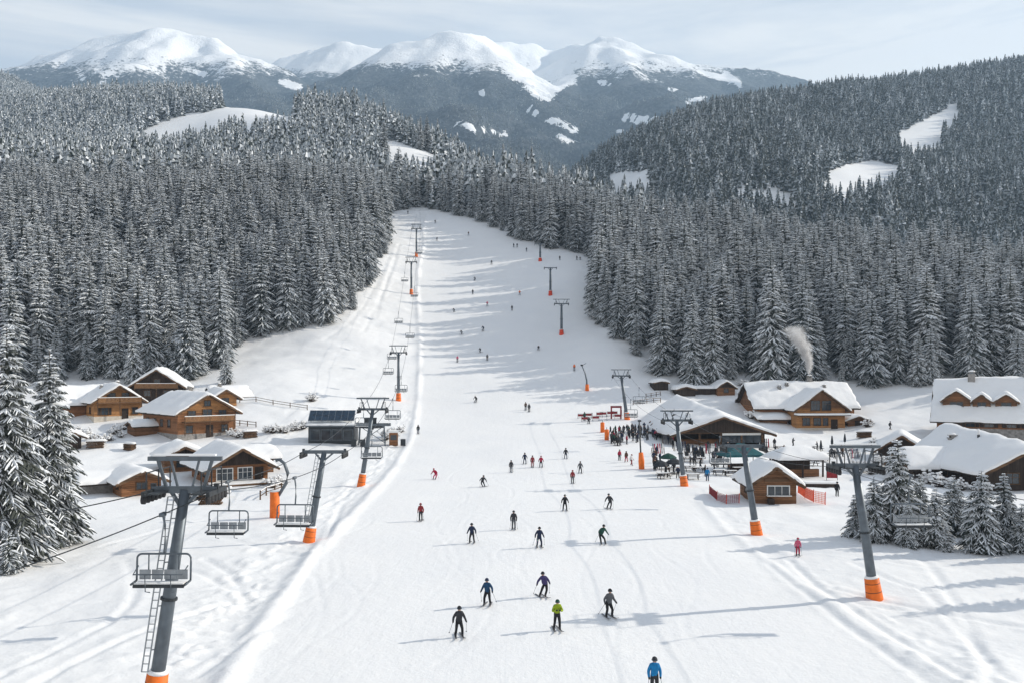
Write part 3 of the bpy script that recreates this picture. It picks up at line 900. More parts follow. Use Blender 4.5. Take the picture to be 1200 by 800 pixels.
def scatter(name, X, Y, Z, S, V, label):
    n_ = len(X)
    me = bpy.data.meshes.new(name)
    me.vertices.add(n_)
    me.vertices.foreach_set('co', np.stack([X, Y, Z], 1).astype(np.float32).ravel())
    for an, ty_, arr in (('scl', 'FLOAT', S), ('rot', 'FLOAT', nrs.uniform(0, 6.28, n_)), ('variant', 'INT', V)):
        a = me.attributes.new(an, ty_, 'POINT'); a.data.foreach_set('value', np.asarray(arr, np.int32 if ty_ == 'INT' else np.float32))
    o = link_mesh(name, me)
    tag(o, label, 'forest', kind='stuff')
    ng = bpy.data.node_groups.new(name, 'GeometryNodeTree')
    ng.interface.new_socket('Geometry', in_out='INPUT', socket_type='NodeSocketGeometry')
    ng.interface.new_socket('Geometry', in_out='OUTPUT', socket_type='NodeSocketGeometry')
    N, L = ng.nodes, ng.links
    gi, go = N.new('NodeGroupInput'), N.new('NodeGroupOutput')
    ip = N.new('GeometryNodeInstanceOnPoints')
    ci = N.new('GeometryNodeCollectionInfo'); ci.inputs['Collection'].default_value = proto
    ci.inputs['Separate Children'].default_value = True; ci.inputs['Reset Children'].default_value = True
    def attr(an, t):
        q = N.new('GeometryNodeInputNamedAttribute'); q.data_type = t; q.inputs['Name'].default_value = an
        return q.outputs['Attribute']
    cx = N.new('ShaderNodeCombineXYZ'); L.new(attr('rot', 'FLOAT'), cx.inputs['Z'])
    er = N.new('FunctionNodeEulerToRotation'); L.new(cx.outputs[0], er.inputs[0])
    m2p = N.new('GeometryNodeMeshToPoints')
    L.new(gi.outputs[0], m2p.inputs[0]); L.new(m2p.outputs[0], ip.inputs['Points'])
    L.new(ci.outputs[0], ip.inputs['Instance']); ip.inputs['Pick Instance'].default_value = True
    L.new(attr('variant', 'INT'), ip.inputs['Instance Index'])
    L.new(er.outputs[0], ip.inputs['Rotation']); L.new(attr('scl', 'FLOAT'), ip.inputs['Scale'])
    L.new(ip.outputs[0], go.inputs[0])
    md = o.modifiers.new('forest', 'NODES'); md.node_group = ng
    return o
k = ~is_one
X, Y, Z, T = tx[k], ty[k], tz[k], th[k]
snowy = (X < 0.02 * Y) | (Y < 480)  # right hill gets mostly the dark set, standing in for cloud shade
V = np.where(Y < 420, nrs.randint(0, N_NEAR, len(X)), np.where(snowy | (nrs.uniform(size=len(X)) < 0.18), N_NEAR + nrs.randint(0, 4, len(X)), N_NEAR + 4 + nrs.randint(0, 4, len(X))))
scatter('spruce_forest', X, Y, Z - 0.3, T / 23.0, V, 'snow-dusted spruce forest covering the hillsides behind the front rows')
# woods on the nearer flank of the middle mountain
gx = np.arange(-2200, 2200, 15.0); gy = np.arange(2100, 4500, 17.0)
X, Y = np.meshgrid(gx, gy)
X = (X + nrs.uniform(-6, 6, X.shape)).ravel(); Y = (Y + nrs.uniform(-6, 6, Y.shape)).ravel()
jj = np.clip(((X - mx_[0]) / 26).astype(int), 0, len(mx_) - 2); ii = np.clip(((Y - 1900) / 20).astype(int), 0, len(my_) - 2)
Z = MZ[ii, jj]
k = (np.abs(X / Y) < 0.7) & (Z > 260) & (Z < 1430 + 100 * fbm(X / 300, Y / 300, 3, 300)) & (fbm(X / 260, Y / 120, 3, 310) < 0.52) & (BARE[ii, jj] < 0.4)
X, Y, Z = X[k], Y[k], Z[k]
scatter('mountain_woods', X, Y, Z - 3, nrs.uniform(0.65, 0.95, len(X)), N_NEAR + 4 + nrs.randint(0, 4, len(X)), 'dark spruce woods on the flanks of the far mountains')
print('trees', len(tx), 'mountain', len(X))

# big foreground spruces at the left edge
for (c, r, hp, rad, lab) in ((58, 640, 236, 3.5, 'large snow-laden spruce nearest the wooden huts, right of the three at the left edge'),
                             (8, 660, 285, 3.6, 'very tall snow-laden spruce cut by the left edge of the view'),
                             (-28, 640, 210, 3.3, 'snow-laden spruce furthest left, mostly outside the view')):
    p = G(c, r); h = hp * p.y / F
    tr, cr = spruce(300 + c, h, rad * 0.98, 42, 12, 5, 1.0, twigs=10, low=0.02, power=0.78)
    e_ = empty('spruce_tree', p, rnd.uniform(0, 6), lab, 'tree', 'foreground spruces')
    tr.build('trunk', 'bark', e_); cr.build('crown', TM, e_)
p = G(265, 449)
plant(p.x, p.y, p.z - 0.2, 48 * p.y / F, 2, 1.0, 'lone snowy spruce standing out in the open, right of the yellow-gabled cabin', 'single spruces along the forest fronts')
p = G(10, 672)
tr, cr = spruce(555, 3.2, 1.1, 14, 7, 4, 0.6, twigs=3, low=0.02)
e_ = empty('spruce_tree', p, 0, 'small young spruce at the foot of the tall left-edge spruce', 'tree', 'foreground spruces')
tr.build('trunk', 'bark', e_); cr.build('crown', TM, e_)
# small frosted firs at the right
FIRM = []
for i in range(3):
    tr, cr = spruce(600 + i, 8, 2.2, 24, 10, 4, 2.0, twigs=6, low=0.02, power=0.75)
    FIRM.append((tr.mesh('fir_trunk', 'bark'), cr.mesh('fir_crown', TM)))
FIRS = [(1003, 628, 575), (1024, 634, 556), (1052, 632, 512), (1078, 630, 553), (1097, 641, 570), (1118, 625, 556), (1150, 646, 548), (1176, 632, 552), (1197, 646, 588), (1108, 645, 615), (1064, 640, 585), (1138, 630, 575), (1222, 640, 560), (1250, 650, 560)]
FLAB = ['snow-crusted fir at the left end of the right-hand fir clump', 'snow-crusted fir just right of the clump\'s left end, behind the grey pylon', 'tallest frosted fir of the clump, rising in front of the dark gable', 'frosted fir right beside the tallest one of the clump',
        'mid-sized frosted fir in the clump\'s front row beneath the hanging bench', 'slim frosted fir behind the front row, in front of the low snowy roof', 'broadest snow-crusted fir, standing forward in the clump\'s right half', 'frosted fir behind and right of the broadest fir', 'short bushy fir at the right edge of the view',
        'knee-deep little fir in front of the clump\'s middle', 'low bushy fir at the feet of the tallest fir', 'thin frosted fir tucked left behind the broadest fir', 'frosted fir just beyond the right edge', 'snowy fir outside the right edge']
for (c, r, t_), lab in zip(FIRS, FLAB):
    p = G(c, r); h = (r - t_) * p.y / F
    e_ = empty('fir_tree', p, rnd.uniform(0, 6), lab, 'tree', 'firs in front of the right chalets')
    s = h / 8; w = s * rnd.uniform(1.0, 1.2) if h > 4 else s * 1.5
    e_.scale = (w, w, s)
    tm, cm = FIRM[rnd.randrange(3)]
    for nm, me in (('trunk', tm), ('crown', cm)):
        o = bpy.data.objects.new(nm, me); COL.objects.link(o); o.parent = e_

for (c, r, h, lab) in [(1292, 672, 9.0, 'spruce just outside the right edge casting a long shadow, nearer one'), (1325, 694, 10.5, 'spruce outside the right edge at the lower corner'), (1275, 650, 8.0, 'spruce just outside the right edge beside the fir clump')]:
    p = G(c, r)
    plant(p.x, p.y, p.z - 0.2, h, 0, rnd.uniform(0, 6), lab, 'single spruces along the forest fronts')
# ------------------------------------------------------------------ buildings
def rotz(a): return Matrix.Rotation(a, 4, 'Z')
def snow_blanket(name, parent, zr, hx0, hx1, hy, T, seed, res=0.45):
    """soft thick snow lying on a roof: zr(x, y) is the roof's height"""
    nx = max(6, int((hx1 - hx0) / res)); ny = max(8, int(2 * hy / res)); ny += ny % 2
    u = np.linspace(0, 1, nx + 1); v = np.linspace(-1, 1, ny + 1)
    u = u - 0.035 * np.sin(2 * np.pi * u) * 1.6; v = v + 0.05 * np.sin(np.pi * v)
    U, V = np.meshgrid(u, v, indexing='ij')
    X = hx0 + (hx1 - hx0) * U; Y = hy * V
    base = np.vectorize(zr)(X, Y)
    e = (1 - np.abs(2 * U - 1) ** 10) * (1 - np.abs(V) ** 12)
    th = T * (0.42 + 0.58 * np.clip(e, 0, 1)) * (1 + 0.42 * fbm(X / 2.2 + seed * 3.1, Y / 2.2 + seed, 3, seed))
    edge_w = 0.32 * fbm(X / 1.1 + seed, Y / 1.1, 2, seed + 5)
    X2 = X + np.where((U == 0) | (U == 1), edge_w, 0); Y2 = Y + np.where(np.abs(V) == 1, edge_w, 0)
    Zt = base + th
    mb = MB()
    n2 = ny + 1
    vs = [(X2[i, j], Y2[i, j], Zt[i, j]) for i in range(nx + 1) for j in range(n2)]
    bot = [(X2[i, j], Y2[i, j], base[i, j] - 0.03) for i in range(nx + 1) for j in range(n2)]
    fs = [(i * n2 + j, (i + 1) * n2 + j, (i + 1) * n2 + j + 1, i * n2 + j + 1) for i in range(nx) for j in range(ny)]
    rim = [(i, 0) for i in range(nx + 1)] + [(nx, j) for j in range(1, n2)] + [(i, ny) for i in range(nx - 1, -1, -1)] + [(0, j) for j in range(ny - 1, 0, -1)]
    off_ = len(vs)
    for i, j in rim: vs.append(bot[i * n2 + j])
    m_ = len(rim)
    for k in range(m_):
        a = rim[k][0] * n2 + rim[k][1]; b = rim[(k + 1) % m_][0] * n2 + rim[(k + 1) % m_][1]
        fs.append((b, a, off_ + k, off_ + (k + 1) % m_))
    mb.add(vs, fs)
    return mb.build(name, 'snow_roof', parent, smooth=True)

def window(parent, face, u, z, w, h, L, W, frame='wood_trim', shutters=None, bars=1):
    """face: '+x' '-x' gable ends, '-y' '+y' eave walls; u runs along the wall"""
    fr = MB()
    t, d = 0.11, 0.09
    fr.box((0, -d / 2, h / 2 + t / 2), (w + 2 * t, d, t)); fr.box((0, -d / 2 - 0.03, -h / 2 - t / 2), (w + 2 * t + 0.1, d + 0.06, t))
    for s in (-1, 1): fr.box((s * (w / 2 + t / 2), -d / 2, 0), (t, d, h))
    for k in range(bars): fr.box(((k + 1) * w / (bars + 1) - w / 2, -d / 2 + 0.02, 0), (0.06, d - 0.04, h))
    if h > 1.1: fr.box((0, -d / 2 + 0.025, h * 0.12), (w, d - 0.05, 0.05))
    o = fr.build('window', frame, parent)
    rot = {'-y': 0, '+x': math.pi / 2, '+y': math.pi, '-x': -math.pi / 2}[face]
    x, y = {'-y': (u, -W / 2), '+y': (-u, W / 2), '+x': (L / 2, u), '-x': (-L / 2, -u)}[face]
    o.location = (x, y, z); o.rotation_euler = (0, 0, rot)
    pn = MB(); pn.box((0, -0.012, 0), (w, 0.024, h)); pn.build('pane', 'glass', o)
    if shutters:
        for s in (-1, 1):
            sm = MB(); sm.box((s * (w / 2 + t + w * 0.22 + 0.03), -0.035, 0), (w * 0.42, 0.07, h + 0.1)); sm.build('shutter', shutters, o)
    return o

def block(root, L, W, wall_h, pitch, at=(0, 0, 0), rz=0.0, wall='wood_brown', gable=None, base=None, base_h=1.2, oe=0.9, og=1.0, T=0.55, rise=0.0, seed=1, deck='wood_dark', windows=(), balcony=None, door=None, deep=2.5, snow=True, open_front=False):
    """one roofed volume; local X is the ridge, +X the gable the camera sees"""
    piv = bpy.data.objects.new('wing', None)
    tp = math.tan(R(pitch))
    Mloc = Matrix.Translation(Vector(at)) @ rotz(rz)
    def place(o):
        o.matrix_local = Mloc @ o.matrix_local if False else Mloc @ Matrix.LocRotScale(o.location, o.rotation_euler, o.scale)
        return o
    ridge0 = wall_h + W / 2 * tp
    hx = L / 2
    def ridge(x): return ridge0 + rise * (hx - x) / L
    def zr(x, y, lift=0.0):
        rdg = ridge(x)
        s = (rdg - wall_h) / (W / 2)
        k = 0.22
        return rdg - s * (math.sqrt(y * y + k * k) - k * 0.4) + lift
    # walls
    mb = MB()
    zb = base_h if base else -deep
    if not open_front:
        vs = []
        for x in (-hx, hx): vs += [(x, -W / 2, zb), (x, W / 2, zb), (x, W / 2, wall_h), (x, -W / 2, wall_h)]
        mb.add(vs, [(0, 4, 7, 3), (1, 2, 6, 5), (0, 3, 2, 1), (4, 5, 6, 7), (0, 1, 5, 4)])
    else:       # hall: back and side walls only
        mb.box((-hx + 0.15, 0, (wall_h + zb) / 2), (0.3, W, wall_h - zb))
        mb.box((0.0, W / 2 - 0.15, (wall_h + zb) / 2), (L - 0.7, 0.3, wall_h - zb)); mb.box((-L * 0.2, -W / 2 + 0.15, (wall_h + zb) / 2), (L * 0.55, 0.3, wall_h - zb))
        mb.box((0, 0, 0.05), (L - 0.6, W - 0.6, 0.12))
        mb.box((hx - 3.5, 0, wall_h * 0.5), (0.25, W - 1.0, wall_h))
    o = place(mb.build('wall', wall, root))
    if base:
        b2 = MB(); b2.box((0, 0, (base_h - deep) / 2), (L + 0.16, W + 0.16, base_h + deep)); place(b2.build('base_wall', base, root))
    for x in (-hx, hx):
        g2 = MB()
        r_ = ridge(x); x0 = x - 0.18 * (1 if x > 0 else -1); a, b = (x0, x) if x > 0 else (x, x0)
        g2.add([(a, -W / 2, wall_h), (a, W / 2, wall_h), (a, 0, r_ - 0.06), (b, -W / 2, wall_h), (b, W / 2, wall_h), (b, 0, r_ - 0.06)], [(0, 2, 1), (3, 4, 5), (0, 1, 4, 3), (1, 2, 5, 4), (2, 0, 3, 5)])
        place(g2.build('gable', gable or wall, root))
    # roof deck: two boards and barge edges
    rf = MB()
    for s in (-1, 1):
        vs = []
        for x in (-hx - og, hx + og):
            r_ = ridge(x); sl = (r_ - wall_h) / (W / 2)
            ye = W / 2 + oe
            for (y, dz) in ((0, 0), (ye, 0), (ye, -0.22), (0, -0.22)):
                vs.append((x, s * y, r_ - sl * y + dz + 0.12))
        rf.add(vs, [(0, 1, 2, 3), (4, 7, 6, 5), (0, 4, 5, 1), (1, 5, 6, 2), (2, 6, 7, 3)])
    ro = place(rf.build('roof', deck, root))
    if snow:
        snow_blanket('snow_cover', ro, lambda x, y: zr(x, y, 0.13), -hx - og - 0.05, hx + og + 0.05, W / 2 + oe + 0.06, T, seed)
    # rafters' tails and barge boards under the snow on the visible gable
    bb = MB()
    sl = (ridge(hx) - wall_h) / (W / 2)
    for s in (-1, 1):
        bb.bar((hx + og + 0.04, 0, ridge(hx + og) + 0.02), (hx + og + 0.04, s * (W / 2 + oe), ridge(hx + og) - sl * (W / 2 + oe) + 0.02), 0.08, 0.34)
    place(bb.build('barge_board', 'wood_trim', root))
    for w_ in windows:
        kw = w_[6] if len(w_) > 6 else {}
        place(window(root, *w_[:5], L, W, **kw))
    if balcony:      # z, width, depth
        z, bw, bd = balcony
        bm_ = MB(); bm_.box((hx + bd / 2 + 0.01, 0, z), (bd, bw, 0.16))
        for y in (-bw / 2 + 0.1, 0, bw / 2 - 0.1): bm_.bar((hx + bd - 0.1, y, z - 2.4), (hx + bd - 0.1, y, z + 1.0), 0.14)
        bo = place(bm_.build('balcony', 'wood_trim', root))
        rl = MB(); rl.box((hx + bd - 0.05, 0, z + 0.98), (0.12, bw, 0.1))
        for k in range(int(bw / 0.24)):
            y = -bw / 2 + 0.12 + k * 0.24
            rl.box((hx + bd - 0.05, y, z + 0.5), (0.04, 0.15, 0.86))
        r2 = rl.build('railing', 'wood_rail', bo)
        sn = MB(); sn.box((hx + bd - 0.05, 0, z + 1.09), (0.2, bw - 0.1, 0.12)); sn.build('rail_snow', 'snow_roof', bo)
    if door:         # face u width height
        fc, u, w, h = door
        dm = MB(); dm.box((0, -0.05, h / 2), (w, 0.1, h))
        dm.box((0, -0.06, h + 0.06), (w + 0.24, 0.13, 0.12))
        for s in (-1, 1): dm.box((s * (w / 2 + 0.06), -0.06, h / 2), (0.12, 0.13, h))
        d_ = dm.build('door', 'wood_dark', root)
        rot = {'-y': 0, '+x': math.pi / 2, '-x': -math.pi / 2, '+y': math.pi}[fc]
        x, y = {'-y': (u, -W / 2), '+x': (hx, u), '-x': (-hx, u), '+y': (u, W / 2)}[fc]
        d_.location = (x, y, 0); d_.rotation_euler = (0, 0, rot); place(d_)
        hd = MB(); hd.box((w * 0.36, -0.14, h * 0.47), (0.05, 0.06, 0.16)); hd.build('handle', 'steel_light', d_)
    bpy.data.objects.remove(piv)
    return zr, Mloc

def chimney(root, Mloc, zr, x, y, w=0.9, h=1.7, m='stone', steel=False):
    z = zr(x, y)
    mb = MB()
    if steel: mb.tube([(0, 0, -0.6), (0, 0, h)], w / 2, 10)
    else:
        mb.box((0, 0, h / 2 - 0.5), (w, w, h + 1.0)); mb.box((0, 0, h + 0.08), (w + 0.2, w + 0.2, 0.14))
        for s in (-1, 1): mb.box((s * w * 0.35, 0, h + 0.3), (0.1, w * 0.7, 0.3))
        mb.box((0, 0, h + 0.49), (w + 0.1, w + 0.1, 0.08))
    o = mb.build('chimney', 'steel_dark' if steel else m, root)
    o.matrix_local = Mloc @ Matrix.Translation((x, y, z))
    c = MB(); c.tube([(0, 0, h + (0.02 if steel else 0.54)), (0, 0, h + 0.7), (0, 0, h + 0.82)], [w * 0.55, w * 0.5, w * 0.2], 9); c.build('chimney_snow', 'snow_roof', o, True)
    return o

def house(name, c, r, a, L, label, dz=0.0, group=None, cat='house'):
    """root at the middle of the building; (c, r) is the foot of the visible gable, a its facing (0 = camera, + = right)"""
    p = G(c, r)
    nrm = Vector((math.sin(R(a)), -math.cos(R(a)), 0))
    ctr = p - nrm * L / 2
    return empty(name, (ctr.x, ctr.y, p.z + dz), R(a - 90), label, cat, group)

sh = {'shutters': 'wood_dark'}
# --- left hamlet
h = house('chalet', 243, 512, 43, 17, 'big timber chalet with a wide blue-shaded snow roof and orange balcony gable facing the piste', group='chalets of the left hamlet')
zr_, Ml = block(h, 17, 11, 4.7, 30, wall='wood_red', gable='wood_honey', base='stone', base_h=0.8, seed=2, T=0.6, balcony=(3.0, 9.5, 1.3), door=('+x', 0.4, 1.1, 2.2),
    windows=[('+x', -3.4, 1.6, 1.2, 1.3, 0), ('+x', 3.3, 1.6, 1.2, 1.3, 0), ('+x', -2.9, 4.2, 1.3, 1.5, 0), ('+x', 0, 4.3, 1.6, 1.7, 0), ('+x', 2.9, 4.2, 1.3, 1.5, 0), ('+x', 0, 6.3, 1.1, 0.9, 0)] + [('-y', u, 2.6, 1.2, 1.3, 0) for u in (-6, -2.5, 1, 4.5)])
chimney(h, Ml, zr_, -3.5, 1.6)
block(h, 5, 4, 2.0, 18, at=(-3, -7.2, 0), rz=-math.pi / 2, wall='wood_brown', seed=31, T=0.5, oe=0.5, og=0.5)
h = house('chalet', 139, 491, 38, 12, 'cross-gabled honey-timber chalet with brown side wing, beside the dark spruces', group='chalets of the left hamlet')
zr_, Ml = block(h, 12, 9, 3.8, 33, wall='wood_honey', gable='wood_honey', base='render_wall', base_h=0.7, seed=3, T=0.65, balcony=(3.4, 8.4, 1.2), door=('+x', 1.2, 1.0, 2.1),
    windows=[('+x', -2.6, 1.7, 1.2, 1.3, 0, sh), ('+x', 3.1, 1.7, 1.0, 1.3, 0), ('+x', -1.3, 4.6, 1.3, 1.4, 0), ('+x', 1.3, 4.6, 1.3, 1.4, 0)] + [('-y', u, 1.8, 1.1, 1.2, 0) for u in (-2, 2.5)])
chimney(h, Ml, zr_, -3.5, 2.0, 0.8, 1.5)
chimney(h, Ml, zr_, 0.5, -2.0, 0.6, 0.8)
zr2, M2 = block(h, 13, 10, 3.2, 31, at=(-6.5, -3.0, 0), rz=-math.pi / 2, wall='wood_red', gable='wood_brown', seed=4, T=0.65, windows=[('+x', -2, 1.5, 1.1, 1.1, 0), ('+x', 2, 1.5, 1.1, 1.1, 0)])
h = house('chalet', 184, 470, 12, 10, 'dark-gabled chalet half sunk behind the big chalet, under the forest edge', group='chalets of the left hamlet')
zr_, Ml = block(h, 10, 10.5, 3.4, 33, wall='wood_dark', gable='wood_dark', seed=5, T=0.7, windows=[('+x', -2, 1.8, 1.3, 1.2, 0), ('+x', 2, 1.8, 1.3, 1.2, 0), ('+x', 0, 4.3, 1.2, 1.1, 0)], balcony=(2.9, 9, 1.0))
h = house('cabin', 264, 477, 36, 8, 'small cabin with a bright yellow timber gable at the forest edge', group='chalets of the left hamlet')
zr_, Ml = block(h, 8, 4.8, 2.2, 32, wall='wood_honey', gable='wood_honey', seed=6, T=0.6, windows=[('+x', 0, 1.4, 1.4, 1.1, 0)])
block(h, 7, 6, 2.4, 28, at=(-5, 3.4, 0), rz=math.pi / 2, wall='wood_brown', seed=7, T=0.6)
chimney(h, Ml, zr_, -2.5, 0.8, 0.7, 1.2)
h = house('chalet', 281, 566, 33, 11, 'low chalet with a broad dark gable over pale glazed front, nearest the lift pylons', group='chalets of the left hamlet')
zr_, Ml = block(h, 11, 7.6, 2.5, 30, wall='wood_red', gable='wood_dark', seed=8, T=0.55, og=1.5, oe=1.2, door=('+x', 2.6, 0.9, 2.0), windows=[('+x', -2.0, 1.35, 2.0, 1.5, 0, {'frame': 'paper_white', 'bars': 2}), ('+x', 0.7, 1.35, 1.8, 1.5, 0, {'frame': 'paper_white', 'bars': 2}), ('-y', -2, 1.4, 1.2, 1.1, 0), ('-y', 2, 1.4, 1.2, 1.1, 0)])
dk = MB(); dk.box((6.8, 0, 0.1), (2.6, 8.6, 0.25)); dk.build('terrace', 'wood_trim', h)
ds = MB(); ds.box((6.8, 0, 0.33), (2.5, 8.4, 0.2)); ds.build('terrace_snow', 'snow_roof', h)
block(h, 8, 5.5, 2.2, 20, at=(-6.5, 3.5, 0.3), rz=-math.pi / 2, wall='wood_brown', seed=9, T=0.6)
h = house('hut', 166, 580, 38, 6, 'low brown hut with a shed roof behind the nearest pylon head', group='chalets of the left hamlet', cat='hut')
block(h, 6, 4.6, 1.9, 24, wall='wood_red', gable='wood_brown', seed=10, T=0.5, windows=[('+x', 0, 1.2, 1.2, 0.8, 0), ('-y', 1, 1.2, 1.0, 0.8, 0)])
block(h, 4, 3.6, 1.6, 20, at=(-3.2, -3.4, 0), rz=-math.pi / 2, wall='stone', gable='wood_dark', seed=11, T=0.5)
h = house('hut', 216, 552, 30, 7, 'open-sided hut with a peaked snow roof between the two larger left chalets', group='chalets of the left hamlet', cat='hut')
block(h, 7, 5.6, 2.3, 26, wall='wood_brown', gable='wood_dark', seed=12, T=0.75, windows=[('+x', 0, 1.3, 2.2, 1.2, 0)])
h = house('shed', 80, 527, 30, 5, 'dark shed with snow roof beside the large left spruces', group='chalets of the left hamlet', cat='shed')
block(h, 5, 4, 2.4, 24, wall='wood_dark', seed=13, T=0.5, door=('+x', 0, 1.0, 1.9))

# --- right village
h = house('lift_hall', 845, 522, 6, 27, 'wide low lift hall with a huge white roof and dark open gable front', cat='hall', group='buildings of the right village')
zr_, Ml = block(h, 27, 17, 2.5, 19, wall='wood_dark', gable='wood_dark', seed=14, T=0.8, rise=2.6, og=1.6, oe=1.5, open_front=True)
ps = MB()
for y in (-8, -4, 0, 4, 8): ps.bar((13.2, y, -0.5), (13.2, y, 2.5 + (8.5 - abs(y)) * 0.3), 0.32)
ps.bar((13.2, -8.3, 2.45), (13.2, 8.3, 2.45), 0.3, 0.36)
ps.build('post_frame', 'wood_trim', h)
ct = MB(); ct.box((11.6, -3.6, 0.6), (0.7, 7.5, 1.1)); ct.box((11.6, -3.6, 1.18), (0.9, 7.7, 0.07)); ct.build('counter', 'wood_brown', h)
gl = MB()
for k in range(5): gl.box((13.25, 1.0 + k * 1.5, 1.3), (0.05, 1.4, 1.5))
gl.build('glazing', 'glass', h)
rb = MB(); rb.box((13.35, 4.0, 2.15), (0.06, 7.4, 0.4)); rb.build('fascia_board', 'paper_white', h)
for y in (-6, -2.5, 2.5, 6):
    sm = MB(); sm.box((9.85, y, 1.5), (0.08, 1.6, 1.3)); sm.build('wall_board', 'render_wall', h)

h = house('chalet', 962, 503, 2, 8, 'orange timber chalet with smoking chimney and glazed front gable under the forest', group='buildings of the right village')
zr_, Ml = block(h, 8, 10.5, 4.6, 36, wall='wood_honey', gable='wood_brown', base='render_wall', base_h=0.4, seed=15, T=0.7, door=('+x', 2.9, 1.2, 2.1),
    windows=[('+x', -1.2, 5.2, 1.9, 2.0, 0, {'bars': 2}), ('+x', 1.2, 5.2, 1.9, 2.0, 0, {'bars': 2}), ('+x', -3.2, 1.7, 1.5, 1.5, 0), ('+x', -0.8, 1.7, 1.5, 1.5, 0), ('+x', 1.0, 1.7, 1.0, 1.5, 0), ('-y', 0, 1.7, 1.4, 1.3, 0)])
zr2, M2 = block(h, 22, 13, 4.8, 36, at=(-8.6, -1.0, 0), rz=math.pi / 2, wall='wood_red', gable='wood_brown', seed=16, T=0.8, windows=[('-y', u, 2.6, 1.4, 1.4, 0) for u in (-9, -6.5, 7, 9.2)] + [('+x', 0, 6, 1.3, 1.3, 0), ('+x', -3, 2.6, 1.3, 1.3, 0), ('+x', 3, 2.6, 1.3, 1.3, 0)])
block(h, 6, 5, 2.2, 18, at=(-2.6, -8.8, 0), rz=-math.pi / 2, wall='wood_brown', seed=34, T=0.6, windows=[('+x', 0, 1.4, 1.2, 1.0, 0)])
CH = chimney(h, M2, zr2, 3.6, 0.6, 1.0, 1.9)
chimney(h, M2, zr2, -4.5, -2.4, 0.7, 1.0); chimney(h, M2, zr2, -2.5, -1.6, 0.7, 1.0); chimney(h, M2, zr2, 6.0, -2.0, 0.6, 0.8)
pr = MB(); pr.box((4.9, 0, 3.15), (2.4, 11.4, 0.16)); pr.build('porch_roof', 'wood_dark', h)
prs = MB(); prs.box((4.95, 0, 3.4), (2.5, 11.5, 0.34)); prs.build('porch_snow', 'snow_roof', h)
block(h, 4.2, 4, 2.0, 20, at=(1.4, 8.2, 0), rz=0, wall='wood_brown', seed=19, T=0.55, door=('+x', 0, 0.9, 1.8))
bpy.context.view_layer.update()
SMOKE = CH.matrix_world @ Vector((0, 0, 2.9))

h = house('kiosk', 908, 590, -2, 6.6, 'small wooden kiosk with serving hatch and steep snow roof by the orange net', cat='kiosk', group='buildings of the right village')
zr_, Ml = block(h, 6.6, 4.9, 2.5, 35, wall='wood_brown', gable='wood_brown', seed=20, T=0.6, oe=0.8, og=0.8, windows=[('+x', 0.4, 1.55, 2.4, 1.0, 0, {'frame': 'paper_white', 'bars': 2}), ('-y', 0, 1.4, 1.2, 0.9, 0)])
sg = MB(); sg.box((3.36, 0.2, 2.75), (0.08, 2.8, 0.35)); sg.build('name_board', 'wood_trim', h)
sf = MB(); sf.box((3.62, 0.4, 1.0), (0.55, 2.8, 0.08)); sf.build('shelf', 'paper_white', h)
st = MB(); st.box((3.9, -0.6, 0.35), (0.9, 0.6, 0.7)); st.build('step_box', 'wood_dark', h)

p = G(933, 556)
h = empty('pavilion', p, R(6), 'white-roofed open pavilion on posts behind the kiosk', 'pavilion', 'buildings of the right village')
ps = MB()
for x in (-3, 0, 3):
    for y in (-2.2, 2.2): ps.bar((x, y, -0.6), (x, y, 2.5), 0.2)
ps.bar((-3.1, -2.2, 2.4), (3.1, -2.2, 2.4), 0.2); ps.bar((-3.1, 2.2, 2.4), (3.1, 2.2, 2.4), 0.2)
ps.build('post_frame', 'wood_dark', h)
bk = MB(); bk.box((0, 1.9, 1.1), (5.8, 0.12, 2.6)); bk.build('back_wall', 'wood_dark', h)
cn = MB(); cn.box((0, -1.6, 0.5), (5.2, 0.5, 1.1)); cn.build('counter', 'wood_brown', h)
rr = MB(); rr.add([(-3.9, -3, 2.45), (3.9, -3, 2.45), (3.9, 3, 2.45), (-3.9, 3, 2.45), (-1.8, 0, 3.7), (1.8, 0, 3.7)], [(0, 1, 5, 4), (1, 2, 5), (2, 3, 4, 5), (3, 0, 4), (0, 3, 2, 1)])
ro = rr.build('roof', 'wood_dark', h)
def hipz(x, y): return 2.5 + 1.3 * min(1 - abs(y) / 3.05, (1 - abs(x) / 3.95) * 1.6, 1.0)
snow_blanket('snow_cover', ro, hipz, -3.95, 3.95, 3.05, 0.5, 44)

h = house('chalet', 1182, 548, 3, 14, 'largest chalet at the right edge, three snow-hooded dormers across its roof', group='buildings of the right village')
h.location = Vector((93.0, 160.0, float(H(93.0, 160.0)) + 1.0)); h.rotation_euler.z = R(150)
zr_, Ml = block(h, 23, 15.5, 2.5, 40, wall='wood_red', gable='wood_honey', base='stone', base_h=0.5, seed=21, T=0.75, oe=1.2, windows=[('+y', u, 1.5, 1.4, 1.4, 0, sh) for u in (-9, -6, -3, 0.5, 3.5, 6.5, 9.5)] + [('+x', -3, 1.5, 1.4, 1.4, 0), ('+x', 3, 1.5, 1.4, 1.4, 0), ('+x', 0, 5.0, 1.4, 1.4, 0)])
chimney(h, Ml, zr_, 6.0, 0.8, 1.2, 1.9); chimney(h, Ml, zr_, -3, -0.5, 1.0, 1.2)
block(h, 16, 11, 5.2, 36, at=(-6, -7.5, 0), rz=0, wall='wood_red', seed=33, T=0.75)
for x, w in ((8.3, 4.6), (4.2, 2.9), (0.3, 3.4)):
    block(h, 5.0, w, 5.5 if w > 4 else 5.4, 38, at=(x, 3.9, 0), rz=math.pi / 2, wall='wood_brown', gable='wood_red', seed=int(22 + x), T=0.55, oe=0.4, og=0.5, windows=[('+x', 0, 4.8, w * 0.45, 0.8, 0)], deep=-3.2)
